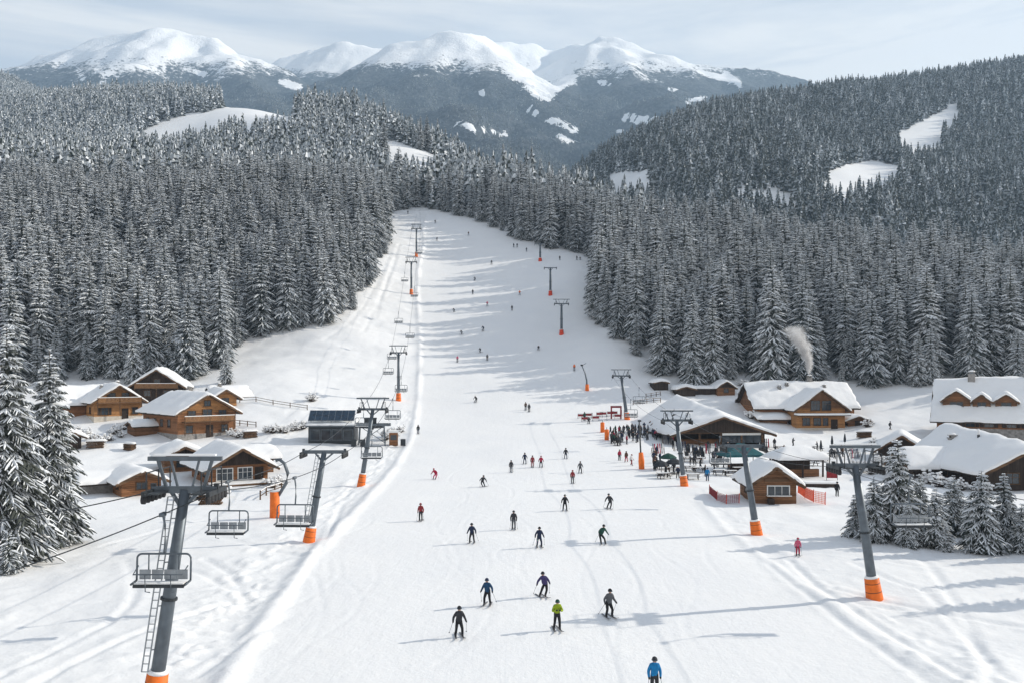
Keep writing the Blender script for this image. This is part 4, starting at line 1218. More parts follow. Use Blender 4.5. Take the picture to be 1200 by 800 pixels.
h = house('chalet', 1205, 574, 0, 20, 'snow-buried dark timber chalet cut by the right edge, below the dormered chalet', group='buildings of the right village')
zr_, Ml = block(h, 20, 11, 2.6, 27, wall='wood_dark', gable='wood_dark', seed=25, T=0.7, rise=1.4, oe=1.4, og=1.3, windows=[('+x', -2, 1.5, 1.6, 1.3, 0), ('+x', 2, 1.5, 1.6, 1.3, 0), ('-y', -5, 1.4, 1.4, 1.1, 0), ('-y', 0, 1.4, 1.4, 1.1, 0)])
chimney(h, Ml, zr_, -4, -2.4, 0.9, 0.7, 'stone'); chimney(h, Ml, zr_, 1, -1.4, 0.35, 1.2, steel=True)
block(h, 7, 6, 2.3, 30, at=(-2.5, -6.6, -0.2), rz=-math.pi / 2, wall='wood_dark', gable='wood_brown', seed=26, T=0.6, windows=[('+x', 0, 1.5, 1.8, 1.0, 0)])
h = house('chalet', 1057, 538, -24, 10, 'low chalet with dark hooded gable just left of the frosted firs', group='buildings of the right village')
zr_, Ml = block(h, 10, 7.2, 1.6, 32, wall='wood_dark', gable='wood_dark', seed=27, T=0.6, oe=1.0, og=1.2, windows=[('+x', 0, 1.0, 1.6, 0.9, 0)])
h = house('shed', 775, 457, 10, 3.4, 'flat snow-topped grey shed first in the row below the forest', cat='shed', group='buildings of the right village')
block(h, 3.4, 3.6, 1.8, 12, wall='wood_dark', seed=28, T=0.7, oe=0.3, og=0.3)
h = house('shed', 804, 464, 4, 4, 'low white-roofed shed second in the row below the forest', cat='shed', group='buildings of the right village')
block(h, 4, 4.6, 1.6, 14, wall='wood_dark', seed=29, T=0.8, oe=0.4, og=0.4)
h = house('cabin', 851, 463, 6, 5, 'tiny gabled cabin with a low wing behind the lift hall roof', cat='cabin', group='buildings of the right village')
block(h, 5, 4.4, 1.9, 34, wall='wood_brown', gable='wood_dark', seed=30, T=0.55, oe=0.5, og=0.5, windows=[('+x', 0, 1.2, 1.1, 0.9, 0)])
block(h, 6, 3.4, 1.6, 10, at=(-0.5, -4.6, 0), rz=math.pi / 2, wall='wood_dark', seed=32, T=0.5, oe=0.3, og=0.3)

# --- left lift station
p = G(388, 519)
h = empty('lift_station', p, R(3), 'dark glazed lift station with a bank of blue solar panels on its roof', 'lift station')
w_ = MB(); w_.box((0, 3, 1.3), (8.2, 6, 3.8)); w_.build('wall', 'steel_dark', h)
for x in (-2.9, -0.9, 1.1, 3.1):
    f_ = MB()
    for s in (-1, 1): f_.box((x + s * 0.88, -0.04, 1.55), (0.1, 0.08, 2.0)); f_.box((x, -0.04, 1.55 + s * 0.95), (1.66, 0.08, 0.1))
    wn_ = f_.build('window', 'steel', h); pn = MB(); pn.box((x, -0.015, 1.55), (1.66, 0.03, 1.8)); pn.build('pane', 'glass', wn_)
rf = MB(); rf.add([(-4.5, -0.7, 3.3), (4.5, -0.7, 3.3), (4.5, 6.4, 4.4), (-4.5, 6.4, 4.4), (-4.5, -0.7, 3.05), (4.5, -0.7, 3.05), (4.5, 6.4, 4.15), (-4.5, 6.4, 4.15)], [(0, 1, 2, 3), (4, 7, 6, 5), (0, 4, 5, 1), (1, 5, 6, 2), (2, 6, 7, 3), (3, 7, 4, 0)])
ro = rf.build('roof', 'steel', h)
sb_ = snow_blanket('snow_cover', ro, lambda x, y: 3.33 + (y + 3.55) * 0.155, -4.5, 4.5, 3.55, 0.35, 51); sb_.location = (0, 2.85, 0)
Mp = Matrix.Rotation(R(38), 3, 'X')
pf = MB(); pf.box((0, 1.0, 5.0), (8.3, 2.9, 0.1), M=Mp)
for x in (-3.6, 0, 3.6): pf.bar((x, 1.9, 3.6), (x, 1.8, 5.6), 0.12); pf.bar((x, 0.0, 3.4), (x, 0.0, 4.2), 0.1)
po = pf.build('panel_rack', 'steel_light', h)
for k in range(7):
    for j in (-1, 1):
        s_ = MB(); q = Mp @ Vector((-3.5 + k * 1.17, j * 0.7, 0.07)); s_.box(q + Vector((0, 1.0, 5.0)), (1.08, 1.32, 0.04), M=Mp); s_.build('solar_panel', 'solar', po)
p = G(436, 520)
h = empty('lift_terminal', p, R(8), 'tangle of steel lift machinery with a bullwheel beside the solar station', 'lift terminal')
fr = MB()
for x in (-2.4, 2.4):
    for y in (-1.2, 1.2): fr.bar((x, y, -0.5), (x * 0.9, y, 3.6), 0.24)
for y in (-1.2, 1.2): fr.bar((-3.4, y, 3.6), (3.4, y, 3.6), 0.26, 0.4)
for x in (-3, -1, 1, 3): fr.bar((x, -1.4, 3.7), (x, 1.4, 3.7), 0.18)
fr.bar((-2.4, -1.2, 0.3), (2.3, -1.2, 3.5), 0.12); fr.bar((2.4, -1.2, 0.3), (-2.3, -1.2, 3.5), 0.12)
fr.build('frame', 'steel', h)
bw = MB()
bw.tube([(math.cos(k * math.pi / 12) * 2.1, math.sin(k * math.pi / 12) * 2.1, 3.15) for k in range(25)], 0.13, 6)
for k in range(6): bw.bar((0, 0, 3.15), (math.cos(k * math.pi / 3) * 2.0, math.sin(k * math.pi / 3) * 2.0, 3.15), 0.12)
bw.tube([(0, 0, 2.7), (0, 0, 3.9)], 0.3, 10); bw.build('bullwheel', 'steel_dark', h)
mo = MB(); mo.box((-0.3, 0, 4.2), (2.2, 1.5, 0.9)); mo.box((-0.3, 0, 4.75), (2.3, 1.6, 0.2)); mo.build('motor_housing', 'steel_dark', h)
cb = MB(); cb.box((3.9, -0.4, 1.0), (1.6, 1.8, 2.4)); cb.build('control_cabin', 'wood_red', h)
cs = MB(); cs.box((3.9, -0.4, 2.35), (1.9, 2.1, 0.35)); cs.build('cabin_snow', 'snow_roof', h)
gw = MB(); gw.box((3.9, -1.32, 1.3), (1.1, 0.05, 0.9)); gw.build('cabin_window', 'glass', h)
for x in (-3.2, -1.6, 5.6):
    q = MB(); q.box((x, -2.6, 0.5), (0.9, 0.6, 1.2)); q.build('control_box', 'steel_dark', h)

# ------------------------------------------------------------------ lift pylons, ropes and chairs
def lift_tower(c, r, top_c, top_r, label, group, arm=4.0, pole_r=0.31, ladder=True, big=True, pad='pad_orange', double=True, ladder_side=-1, line=(0, 1)):
    p = G(c, r)
    hgt = (r - top_r) * p.y / F
    dx = (top_c - c) * p.y / F
    rt = empty('lift_tower', p, 0, label, 'lift pylon', group)
    top = Vector((dx, 0, hgt))
    def along(t): return top * t
    k = hgt / 9.5
    m_ = MB(); m_.tube([along(-0.08), along(0.5), along(1.0)], [pole_r * 1.08, pole_r * 0.95, pole_r * 0.72], 14); m_.build('pole', 'steel', rt, True)
    pd = MB(); d_ = top.normalized()
    ph_ = 1.5 * max(0.8, k)
    pd.tube([d_ * -0.3, d_ * 0.1, d_ * ph_, d_ * (ph_ + 0.02)], [pole_r * 1.75, pole_r * 1.75, pole_r * 1.5, pole_r * 1.0], 16); pd.build('pad', pad, rt, True)
    for t_ in (0.35, 0.75):
        sp_ = MB(); rr = pole_r * (1.77 - 0.27 * t_); sp_.tube([d_ * (ph_ * t_ - 0.04), d_ * (ph_ * t_ + 0.04)], [rr, rr], 16); sp_.build('strap', 'rubber', rt, True)
    fl = MB(); fl.tube([along(0.5) - d_ * 0.05, along(0.5) + d_ * 0.05], pole_r * 1.22, 14); fl.build('flange', 'steel_dark', rt)
    sc_ = MB(); sc_.tube([d_ * (ph_ + 0.02), d_ * (ph_ + 0.16)], [pole_r * 1.5, pole_r * 1.15], 14); sc_.build('pad_snow', 'snow_roof', rt, True)
    ax, ay = Vector((math.cos(line[0]), math.sin(line[0]), 0)), Vector((-math.sin(line[0]), math.cos(line[0]), 0))
    hw = arm / 2
    # main cross arm with gusset
    ca = MB(); ca.bar(top - ax * hw * 0.95, top + ax * hw * 0.95, 0.25, 0.3)
    ca.bar(top - d_ * 0.9, top + ax * hw * 0.4 + Vector((0, 0, -0.1)), 0.14); ca.bar(top - d_ * 0.9, top - ax * hw * 0.4 + Vector((0, 0, -0.1)), 0.14)
    ca.build('cross_arm', 'steel', rt)
    if double:
        up = Vector((0, 0, 1.35 * max(0.75, k)))
        lf = MB(); lf.bar(top + up - ax * hw * 1.08, top + up + ax * hw * 1.08, 0.15, 0.19)
        for s in (-1, 1):
            lf.bar(top + ax * s * hw * 0.55 + Vector((0, 0, 0.1)), top + up + ax * s * hw * 0.8, 0.13)
            lf.bar(top + ax * s * hw * 0.2, top + up + ax * s * hw * 0.42, 0.09)
        lf.build('lifting_frame', 'steel', rt)
        ls = MB(); ls.box(top + up + Vector((0, 0, 0.17)), (arm * 0.9, 0.2, 0.08)); ls.build('frame_snow', 'snow_roof', rt)
        wk = MB()
        for s in (-1, 1):
            a = top + ax * s * hw * 0.62 + Vector((0, -1.3, -0.05)); b = a + Vector((0, 2.6, 0))
            wk.bar(a, b, 0.5, 0.06)
            for t in (0, 0.5, 1.0): q = a + (b - a) * t; wk.bar(q + ax * s * 0.24, q + ax * s * 0.24 + Vector((0, 0, 0.95)), 0.05)
            wk.bar(a + ax * s * 0.24 + Vector((0, 0, 0.95)), b + ax * s * 0.24 + Vector((0, 0, 0.95)), 0.05)
        wk.build('catwalk', 'steel_dark', rt)
    ropes = []
    for s in (-1, 1):
        c0 = top + ax * s * hw * 0.92 + Vector((0, 0, -0.12))
        sm = MB(); sm.bar(c0 - ay * 1.15 + Vector((0, 0, 0.05)), c0 + ay * 1.15 + Vector((0, 0, 0.05)), 0.16, 0.22)
        sm.bar(c0, c0 + Vector((0, 0, 0.4)), 0.2)
        so = sm.build('sheave_train', 'steel_dark', rt)
        if big:
            for q in range(6):
                y = -1.05 + q * 0.42
                wv = MB(); cc = c0 + ay * y + Vector((0, 0, -0.2))
                wv.tube([cc - ax * 0.07, cc + ax * 0.07], 0.19, 12); wv.build('sheave_wheel', 'rubber', so, True)
        ropes.append(p + c0 + Vector((0, 0, 0.06)))
    if ladder:
        ld = MB()
        off_ = Vector((pole_r * 1.0 * ladder_side, -pole_r * 0.55, 0))
        a, b = along(0.17) + off_ * 1.25, along(0.97) + off_ * 1.2
        w2 = Vector((-0.2, 0.0, 0)) * (1 if ladder_side < 0 else -1)
        ld.bar(a, b, 0.05); ld.bar(a + w2 * 1.4, b + w2 * 1.4, 0.05)
        n_ = int((b - a).length / 0.35)
        for q in range(n_ + 1):
            t = q / n_; ld.bar(a + (b - a) * t, a + (b - a) * t + w2 * 1.4, 0.035)
        for q in range(4):
            t = (q + 0.5) / 4; ld.bar(a + (b - a) * t, a + (b - a) * t - off_ * 0.6, 0.05)
        ld.build('ladder', 'steel_light', rt)
    return ropes, p, top

LG = 'pylons of the left chairlift'
LT = []
for (c, r, tc, tr_, lab, kw) in [
    (179, 828, 217, 573, 'nearest leaning grey pylon with orange base pad and ladder, at the left foreground', dict(arm=3.1)),
    (362, 634, 380, 529, 'grey pylon with orange base pad in front of the solar-panelled lift station', dict(double=False)),
    (423, 569, 437, 479, 'grey pylon with orange base pad just below the lift terminal machinery', dict(ladder=False)),
    (467, 469, 467, 413, 'pylon with orange base beside the piste berm above the lift station', dict(ladder=False, pole_r=0.36)),
    (482, 345, 482, 307, 'second highest orange-footed pylon of the left lift, between forest and piste', dict(ladder=False, pole_r=0.36)),
    (488, 301, 488, 268, 'highest small pylon of the left lift near the top of the piste', dict(ladder=False, pole_r=0.36))]:
    LT.append(lift_tower(c, r, tc, tr_, lab, LG, **kw)[0])
RG = 'pylons of the right chairlift'
RT = []
for (c, r, tc, tr_, lab, kw) in [
    (1025, 701, 1002, 545, 'nearest leaning grey pylon on the right, orange pad, left of the firs', dict(ladder=False, arm=3.1)),
    (887, 626, 871, 522, 'slanting grey pylon with orange base standing in front of the kiosk', dict(ladder=False, double=False)),
    (802, 569, 793, 492, 'pylon with orange base among the terrace tables before the lift hall', dict(ladder=False)),
    (735, 491, 728, 440, 'pylon with orange base next to the red start arch', dict(ladder=False, pole_r=0.36))]:
    RT.append(lift_tower(c, r, tc, tr_, lab, RG, **kw)[0])
MG = 'small poles along the upper right piste'
for (c, r, tr_, lab) in [(688, 457, 428, 'bent snow-making lance with orange pad, lowest on the right of the upper piste'), (658, 392, 356, 'small red-footed lift mast at the middle of the upper piste'),
                         (645, 346, 314, 'small red-footed lift mast near the right forest corner'), (633, 306, 286, 'tiny red-footed lift mast highest on the right')]:
    if c == 688:
        p = G(c, r); hgt = (r - tr_) * p.y / F
        rt = empty('snow_lance', p, 0, lab, 'snow lance', MG)
        t_ = MB(); t_.tube([(0, 0, -0.3), (-0.1, 0, hgt * 0.4), (-0.5, 0, hgt * 0.7), (-1.3, 0, hgt)], [0.22, 0.2, 0.16, 0.1], 10); t_.build('pole', 'steel', rt, True)
        t_ = MB(); t_.tube([(0, 0, -0.3), (0, 0, 1.5)], [0.5, 0.42], 14); t_.build('pad', 'pad_orange', rt, True)
        t_ = MB(); t_.tube([(-1.6, 0, hgt + 0.1), (-1.0, 0, hgt + 0.05)], 0.22, 10); t_.bar((-1.3, 0, hgt), (-0.2, 0.1, hgt + 0.6), 0.1); t_.build('nozzle', 'steel_dark', rt, True)
    else:
        lift_tower(c, r, c, tr_, lab, MG, arm=4.6, pole_r=0.4, ladder=False, pad='pad_red', double=(c == 658))
p = G(322, 606)
rt = empty('tow_mast', p, 0, 'stout orange-padded post with a curved grey hook behind the third hanging chair', 'tow mast')
t_ = MB(); t_.tube([(0, 0, -0.3), (0, 0, 2.7)], [0.52, 0.48], 18); t_.build('pad', 'pad_orange', rt, True)
t_ = MB(); t_.tube([(0, 0, 2.7), (0, 0, 2.82)], [0.48, 0.34], 18); t_.build('pad_snow', 'snow_roof', rt, True)
t_ = MB(); t_.tube([(0.4, 0, 2.3), (1.2, 0, 3.6), (1.35, 0, 4.6), (1.0, 0, 5.6), (0.5, 0, 6.0), (0.1, 0, 5.9)], 0.17, 10); t_.build('hook_arm', 'steel', rt, True)

def sag_line(a, b, s, n=14):
    return [a + (b - a) * (k / n) - Vector((0, 0, 4 * s * (k / n) * (1 - k / n))) for k in range(n + 1)]
ROPES = {}
def rope(key, pts, label, group, r=0.028):
    line = []
    for a, b in zip(pts[:-1], pts[1:]):
        d = (b - a).length
        line += sag_line(a, b, d * 0.018)[(1 if line else 0):]
    ROPES[key] = line
    m_ = MB(); m_.tube(line, r, 5)
    return tag(m_.build('haul_rope', 'steel_dark'), label, 'cable', group)
topL = [P3(489, 247, 425), P3(492, 246, 425)]
rope('L0', [P3(-60, 618, 38)] + [t[0] for t in LT] + [topL[0]], 'left-hand rope of the left chairlift, running behind the big spruces', 'lift ropes')
rope('L1', [P3(-40, 686, 33)] + [t[1] for t in LT] + [topL[1]], 'right-hand rope of the left chairlift, slanting down to the left past the nearest pylon', 'lift ropes')
rope('R0', [Vector((21.0, 14, 11.0))] + [t[0] for t in RT] + [P3(716, 445, 205)], 'left-hand rope of the right chairlift', 'lift ropes', 0.019)
rope('R1', [Vector((25.5, 14, 11.0))] + [t[1] for t in RT] + [P3(722, 445, 205)], 'right-hand rope of the right chairlift', 'lift ropes', 0.019)

def make_chair():
    rt = empty('lift_chair', (0, 0, 0), 0, 'x', 'chairlift chair', 'hanging chairs')
    W = 2.35
    hz = -3.0
    m_ = MB(); m_.tube([(0, 0, 0.05), (0, 0.25, -0.5), (0, 0.3, -1.2), (0, 0.15, -1.75)], 0.05, 8); m_.box((0, 0, 0.0), (0.14, 0.5, 0.16)); m_.build('hanger', 'steel', rt, True)
    m_ = MB()
    pts = []
    for k in range(0, 7):
        a = math.pi - k * math.pi / 12; pts.append((-W / 2 + 0.22 + 0.22 * math.cos(a), 0.15, -1.97 + 0.22 * math.sin(a)))
    q = [(-W / 2, 0.1, hz + 0.1), (-W / 2, 0.15, -2.1)] + pts[1:]
    q2 = [(-x, y, z) for x, y, z in reversed(q)]
    m_.tube(q + q2, 0.045, 8)
    for s in (-1, 1):
        m_.bar((s * W / 2, 0.1, hz + 0.1), (s * W / 2, -0.5, hz + 0.05), 0.07)
        m_.bar((s * W * 0.28, 0.15, -1.75), (s * W * 0.28, 0.12, hz + 0.5), 0.045)
    m_.build('frame', 'steel', rt, True)
    m_ = MB(); m_.box((0, -0.22, hz), (W - 0.16, 0.52, 0.10)); m_.box((0, -0.48, hz - 0.03), (W - 0.16, 0.06, 0.12)); m_.build('seat', 'steel_dark', rt)
    m_ = MB(); m_.box((0, -0.22, hz + 0.075), (W - 0.25, 0.46, 0.05)); m_.build('seat_snow', 'snow_roof', rt)
    m_ = MB()
    for k in range(4):
        x = (-1.5 + k) * (W - 0.2) / 4; m_.box((x, 0.10, hz + 0.36), ((W - 0.2) / 4 - 0.06, 0.05, 0.42))
    m_.build('backrest', 'steel_light', rt)
    m_ = MB(); m_.tube([(-W / 2 + 0.1, 0.05, hz + 0.75), (-W / 2 + 0.12, -0.55, hz + 0.5), (W / 2 - 0.12, -0.55, hz + 0.5), (W / 2 - 0.1, 0.05, hz + 0.75)], 0.03, 6)
    for x in (-0.55, 0.55): m_.tube([(x, -0.55, hz + 0.5), (x, -0.5, hz - 0.25), (x + 0.2, -0.5, hz - 0.28)], 0.025, 6)
    m_.build('safety_bar', 'steel', rt, True)
    return rt
chair0 = make_chair()
def at_y(key, y):
    L_ = ROPES[key]
    for a, b in zip(L_[:-1], L_[1:]):
        if min(a.y, b.y) <= y <= max(a.y, b.y) and a.y != b.y: return a + (b - a) * (y - a.y) / (b.y - a.y)
CHAIRS = [('L1', 37.25, 'nearest hanging chair, in front of the nearest left pylon'), ('L0', 51, 'empty chair hanging just right of the nearest pylon\'s head'), ('L1', 55, 'empty chair hanging in front of the orange-padded post'),
          ('L1', 96, 'snow-seated chair low in front of the lift machinery'), ('L0', 120, 'chair hanging beside the solar-panelled station'), ('L1', 165, 'chair just above the lift terminal'), ('L0', 188, 'chair left of the pylon above the station'), ('L1', 225, 'chair over the churned snow above that pylon'), ('L0', 240, 'left of two small chairs midway up the lift'),
          ('L0', 285, 'small chair beside the second highest pylon'), ('L1', 130, 'chair just past the pylon below the lift machinery'), ('L0', 205, 'chair level with the pylon above the station'), ('L1', 268, 'right of two small chairs midway up the lift'), ('L1', 320, 'tiny chair between the two highest pylons'), ('R1', 96, 'chair gliding above the terrace edge'), ('R1', 52, 'bench-like chair hanging in front of the frosted firs'), ('R0', 150, 'small chair near the red start arch'), ('R1', 168, 'chair at the head of the right lift')]
for i, (k, y, lab) in enumerate(CHAIRS):
    o = chair0 if i == 0 else copy_tree(chair0)
    q = at_y(k, y)
    if q is None: print('no rope', k, y); continue
    o.location = q; o['label'] = lab
    o.rotation_euler.z = rnd.uniform(-0.1, 0.1)
# ------------------------------------------------------------------ people
POSES = {
 'glide': dict(hip=(0, .10, .86), chest=(0, -.06, 1.30), head=(0, -.12, 1.60), kn=[(-.17, -.10, .48), (.17, -.10, .48)], an=[(-.20, .04, .10), (.20, .04, .10)],
               el=[(-.31, .06, 1.10), (.31, .06, 1.10)], ha=[(-.38, -.20, .92), (.38, -.20, .92)]),
 'turn': dict(hip=(.12, .12, .80), chest=(-.02, -.08, 1.24), head=(-.08, -.14, 1.54), kn=[(-.16, -.12, .44), (.20, -.10, .46)], an=[(-.26, .02, .10), (.12, .02, .10)],
              el=[(-.38, .02, 1.04), (.32, -.02, 1.10)], ha=[(-.48, -.16, .86), (.38, -.22, .94)]),
 'stand': dict(hip=(0, .02, .92), chest=(0, -.01, 1.36), head=(0, -.04, 1.64), kn=[(-.12, -.03, .50), (.12, -.02, .50)], an=[(-.13, .03, .10), (.13, .03, .10)],
               el=[(-.28, .04, 1.12), (.28, .04, 1.12)], ha=[(-.27, -.10, .86), (.27, -.08, .88)]),
 'hold': dict(hip=(0, .04, .90), chest=(0, -.02, 1.34), head=(0, -.08, 1.62), kn=[(-.15, -.05, .49), (.13, -.06, .49)], an=[(-.20, .03, .10), (.16, .03, .10)],
              el=[(-.30, -.06, 1.10), (.30, -.06, 1.10)], ha=[(-.10, -.30, 1.22), (.10, -.30, 1.22)]),
 'tuck': dict(hip=(.02, .22, .66), chest=(0, -.14, 1.02), head=(0, -.34, 1.22), kn=[(-.17, -.16, .42), (.17, -.16, .42)], an=[(-.18, .06, .10), (.18, .06, .10)],
              el=[(-.34, -.20, .80), (.34, -.20, .80)], ha=[(-.30, -.45, .82), (.30, -.45, .82)]),
 'carve': dict(hip=(.24, .14, .70), chest=(.04, -.14, 1.10), head=(-.03, -.25, 1.38), kn=[(-.06, -.18, .42), (.30, -.12, .40)], an=[(-.14, .02, .10), (.18, .02, .10)],
              el=[(-.30, -.06, .92), (.40, -.10, .98)], ha=[(-.42, -.24, .74), (.46, -.32, .86)]),
 'walk': dict(hip=(0, .02, .91), chest=(0, -.02, 1.35), head=(0, -.06, 1.63), kn=[(-.11, -.20, .52), (.11, .05, .50)], an=[(-.12, -.26, .11), (.12, .28, .14)],
              el=[(-.28, .10, 1.13), (.27, -.08, 1.12)], ha=[(-.26, .02, .88), (.24, -.26, .93)]),
}
MIDX = {}
def person_mesh(pose):
    q = POSES[pose]
    V = lambda t: Vector(t)
    hip, ch, hd = V(q['hip']), V(q['chest']), V(q['head'])
    vs, ed, rad, reg = [], [], [], []
    def add(p, r, g, par=None):
        vs.append(tuple(p)); rad.append(r); reg.append(g)
        if par is not None: ed.append((par, len(vs) - 1))
        return len(vs) - 1
    i_h = add(hip, (.175, .15), 'pants')
    i_w = add(hip.lerp(ch, .3), (.19, .155), 'jacket', i_h)
    i_c = add(ch, (.205, .155), 'jacket', i_w)
    nk = ch.lerp(hd, .55)
    i_n = add(nk, (.075, .075), 'jacket', i_c)
    i_hd = add(hd, (.10, .115), 'skin', i_n)
    add(hd + Vector((0, 0, .10)), (.085, .09), 'hat', i_hd)
    up = Vector((0, 0, 1))
    for k, s in ((0, -1), (1, 1)):
        kn, an, el, ha = V(q['kn'][k]), V(q['an'][k]), V(q['el'][k]), V(q['ha'][k])
        a = add(hip + Vector((s * .10, 0, -.06)), (.115, .115), 'pants', i_h)
        a = add((hip + Vector((s * .10, 0, -.06))).lerp(kn, .5), (.10, .105), 'pants', a)
        a = add(kn, (.08, .085), 'pants', a)
        a = add(kn.lerp(an, .55), (.078, .082), 'pants', a)
        a = add(an, (.07, .08), 'boot', a)
        add(an + Vector((0, -.17, -.03)), (.055, .05), 'boot', a)
        b = add(ch + Vector((s * .17, 0, .07)), (.105, .105), 'jacket', i_c)
        b = add(el, (.078, .078), 'jacket', b)
        b = add(el.lerp(ha, .72), (.062, .062), 'jacket', b)
        b = add(ha, (.046, .05), 'glove', b)
        f = ha + (ha - el).normalized() * .09
        add(f, (.035, .032), 'glove', b)
        add(ha + (ha - el).normalized() * .05 + Vector((-s * .055, 0, .01)), (.018, .018), 'glove', b)
    me = bpy.data.meshes.new('skin'); me.from_pydata(vs, ed, [])
    o = bpy.data.objects.new('skin', me); COL.objects.link(o)
    sk = o.modifiers.new('s', 'SKIN'); sk.use_smooth_shade = True
    for i, r in enumerate(rad): me.skin_vertices[0].data[i].radius = r
    me.skin_vertices[0].data[0].use_root = True
    sb = o.modifiers.new('u', 'SUBSURF'); sb.levels = 1; sb.render_levels = 1
    dg = bpy.context.evaluated_depsgraph_get()
    out = bpy.data.meshes.new_from_object(o.evaluated_get(dg))
    bpy.data.objects.remove(o)
    names = ['jacket', 'pants', 'skin', 'hat', 'glove', 'boot']
    P = np.array(vs); mi = []
    E = [(np.array(vs[a]), np.array(vs[b]), a, b) for a, b in ed]
    for f in out.polygons:
        c = np.array(f.center); best_, bi = 9, 0
        for a, b, ia, ib in E:
            d = b - a; t = np.clip((c - a) @ d / (d @ d), 0, 1)
            ds = np.linalg.norm(c - a - t * d) - 0.0
            if ds < best_: best_, bi = ds, (ia if t < .5 else ib)
        g = reg[bi]
        if g == 'skin' and (c[1] > hd.y + .01 or c[2] > hd.z + .05): g = 'hat'
        mi.append(names.index(g))
    MIDX[pose] = mi
    return out
PM = {k: person_mesh(k) for k in POSES}
COLS = {'black': (.016, .017, .02), 'charcoal': (.035, .037, .043), 'navy': (.018, .028, .062), 'blue': (.015, .055, .12), 'bright blue': (.01, .18, .42), 'purple': (.05, .04, .12), 'lime': (.27, .36, .02), 'red': (.50, .02, .03), 'crimson': (.36, .015, .05),
        'grey': (.10, .105, .115), 'green': (.02, .055, .04), 'orange': (.75, .16, .03), 'pink': (.55, .10, .18), 'white': (.7, .7, .7), 'brown': (.10, .055, .035)}
for k, v in COLS.items(): cloth('cloth_' + k.replace(' ', '_'), v)
CM = lambda k: MAT['cloth_' + k.replace(' ', '_')]
_pm = {}
def body_mesh(pose, jk, pt, hat):
    key = (pose, jk, pt, hat)
    if key not in _pm:
        me = PM[pose].copy(); me.materials.clear()
        for m_ in (CM(jk), CM(pt), MAT['skin'], CM(hat), CM('black'), MAT['boot']): me.materials.append(m_)
        me.polygons.foreach_set('material_index', MIDX[pose]); me.update()
        _pm[key] = me
    return _pm[key]
_ski = MB()
for k in range(8):
    y0, y1 = .78 - k * .2, .58 - k * .2
    z0, z1 = (0.012 + (0.10 * max(0, (k - 5.5) / 2) ** 1.5)), (0.012 + (0.10 * max(0, (k - 4.5) / 2) ** 1.5))
    w0, w1 = (.05 if k < 7 else .045), (.05 if k < 7 else .012)
    b = len(_ski.v)
    _ski.v += [(-w0, y0, z0), (w0, y0, z0), (w1, y1, z1), (-w1, y1, z1), (-w0, y0, z0 + .025), (w0, y0, z0 + .025), (w1, y1, z1 + .025), (-w1, y1, z1 + .025)]
    for f in ((0, 1, 2, 3), (4, 7, 6, 5), (0, 4, 5, 1), (1, 5, 6, 2), (2, 6, 7, 3), (3, 7, 4, 0)): _ski.f.append(tuple(b + i for i in f)); _ski.m.append(0)
SKI = _ski.mesh('ski', 'ski_grey')
_h = MB()
for i in range(6):
    pass
def helmet_mesh():
    m_ = MB(); n = 10; rings = []
    for i in range(5):
        a = i / 4 * math.pi / 2
        rings.append([(0.128 * math.cos(a) * math.cos(6.283 * j / n), 0.145 * math.cos(a) * math.sin(6.283 * j / n), 0.13 * math.sin(a)) for j in range(n)])
    rings.insert(0, [(x, y, -0.06) for x, y, z in rings[0]])
    vs = [v for r in rings for v in r]
    m_.add(vs, [(i * n + j, i * n + (j + 1) % n, (i + 1) * n + (j + 1) % n, (i + 1) * n + j) for i in range(len(rings) - 1) for j in range(n)])
    return m_
HELM = {}
def helmet(col):
    if col not in HELM: HELM[col] = helmet_mesh().mesh('helmet', CM(col), True)
    return HELM[col]
_g = MB(); _g.tube([(-.12, .02, 0), (-.085, -.10, 0), (0, -.135, 0), (.085, -.10, 0), (.12, .02, 0)], .035, 6)
GOGG = _g.mesh('goggles', 'glass', True)
_polecache = {}
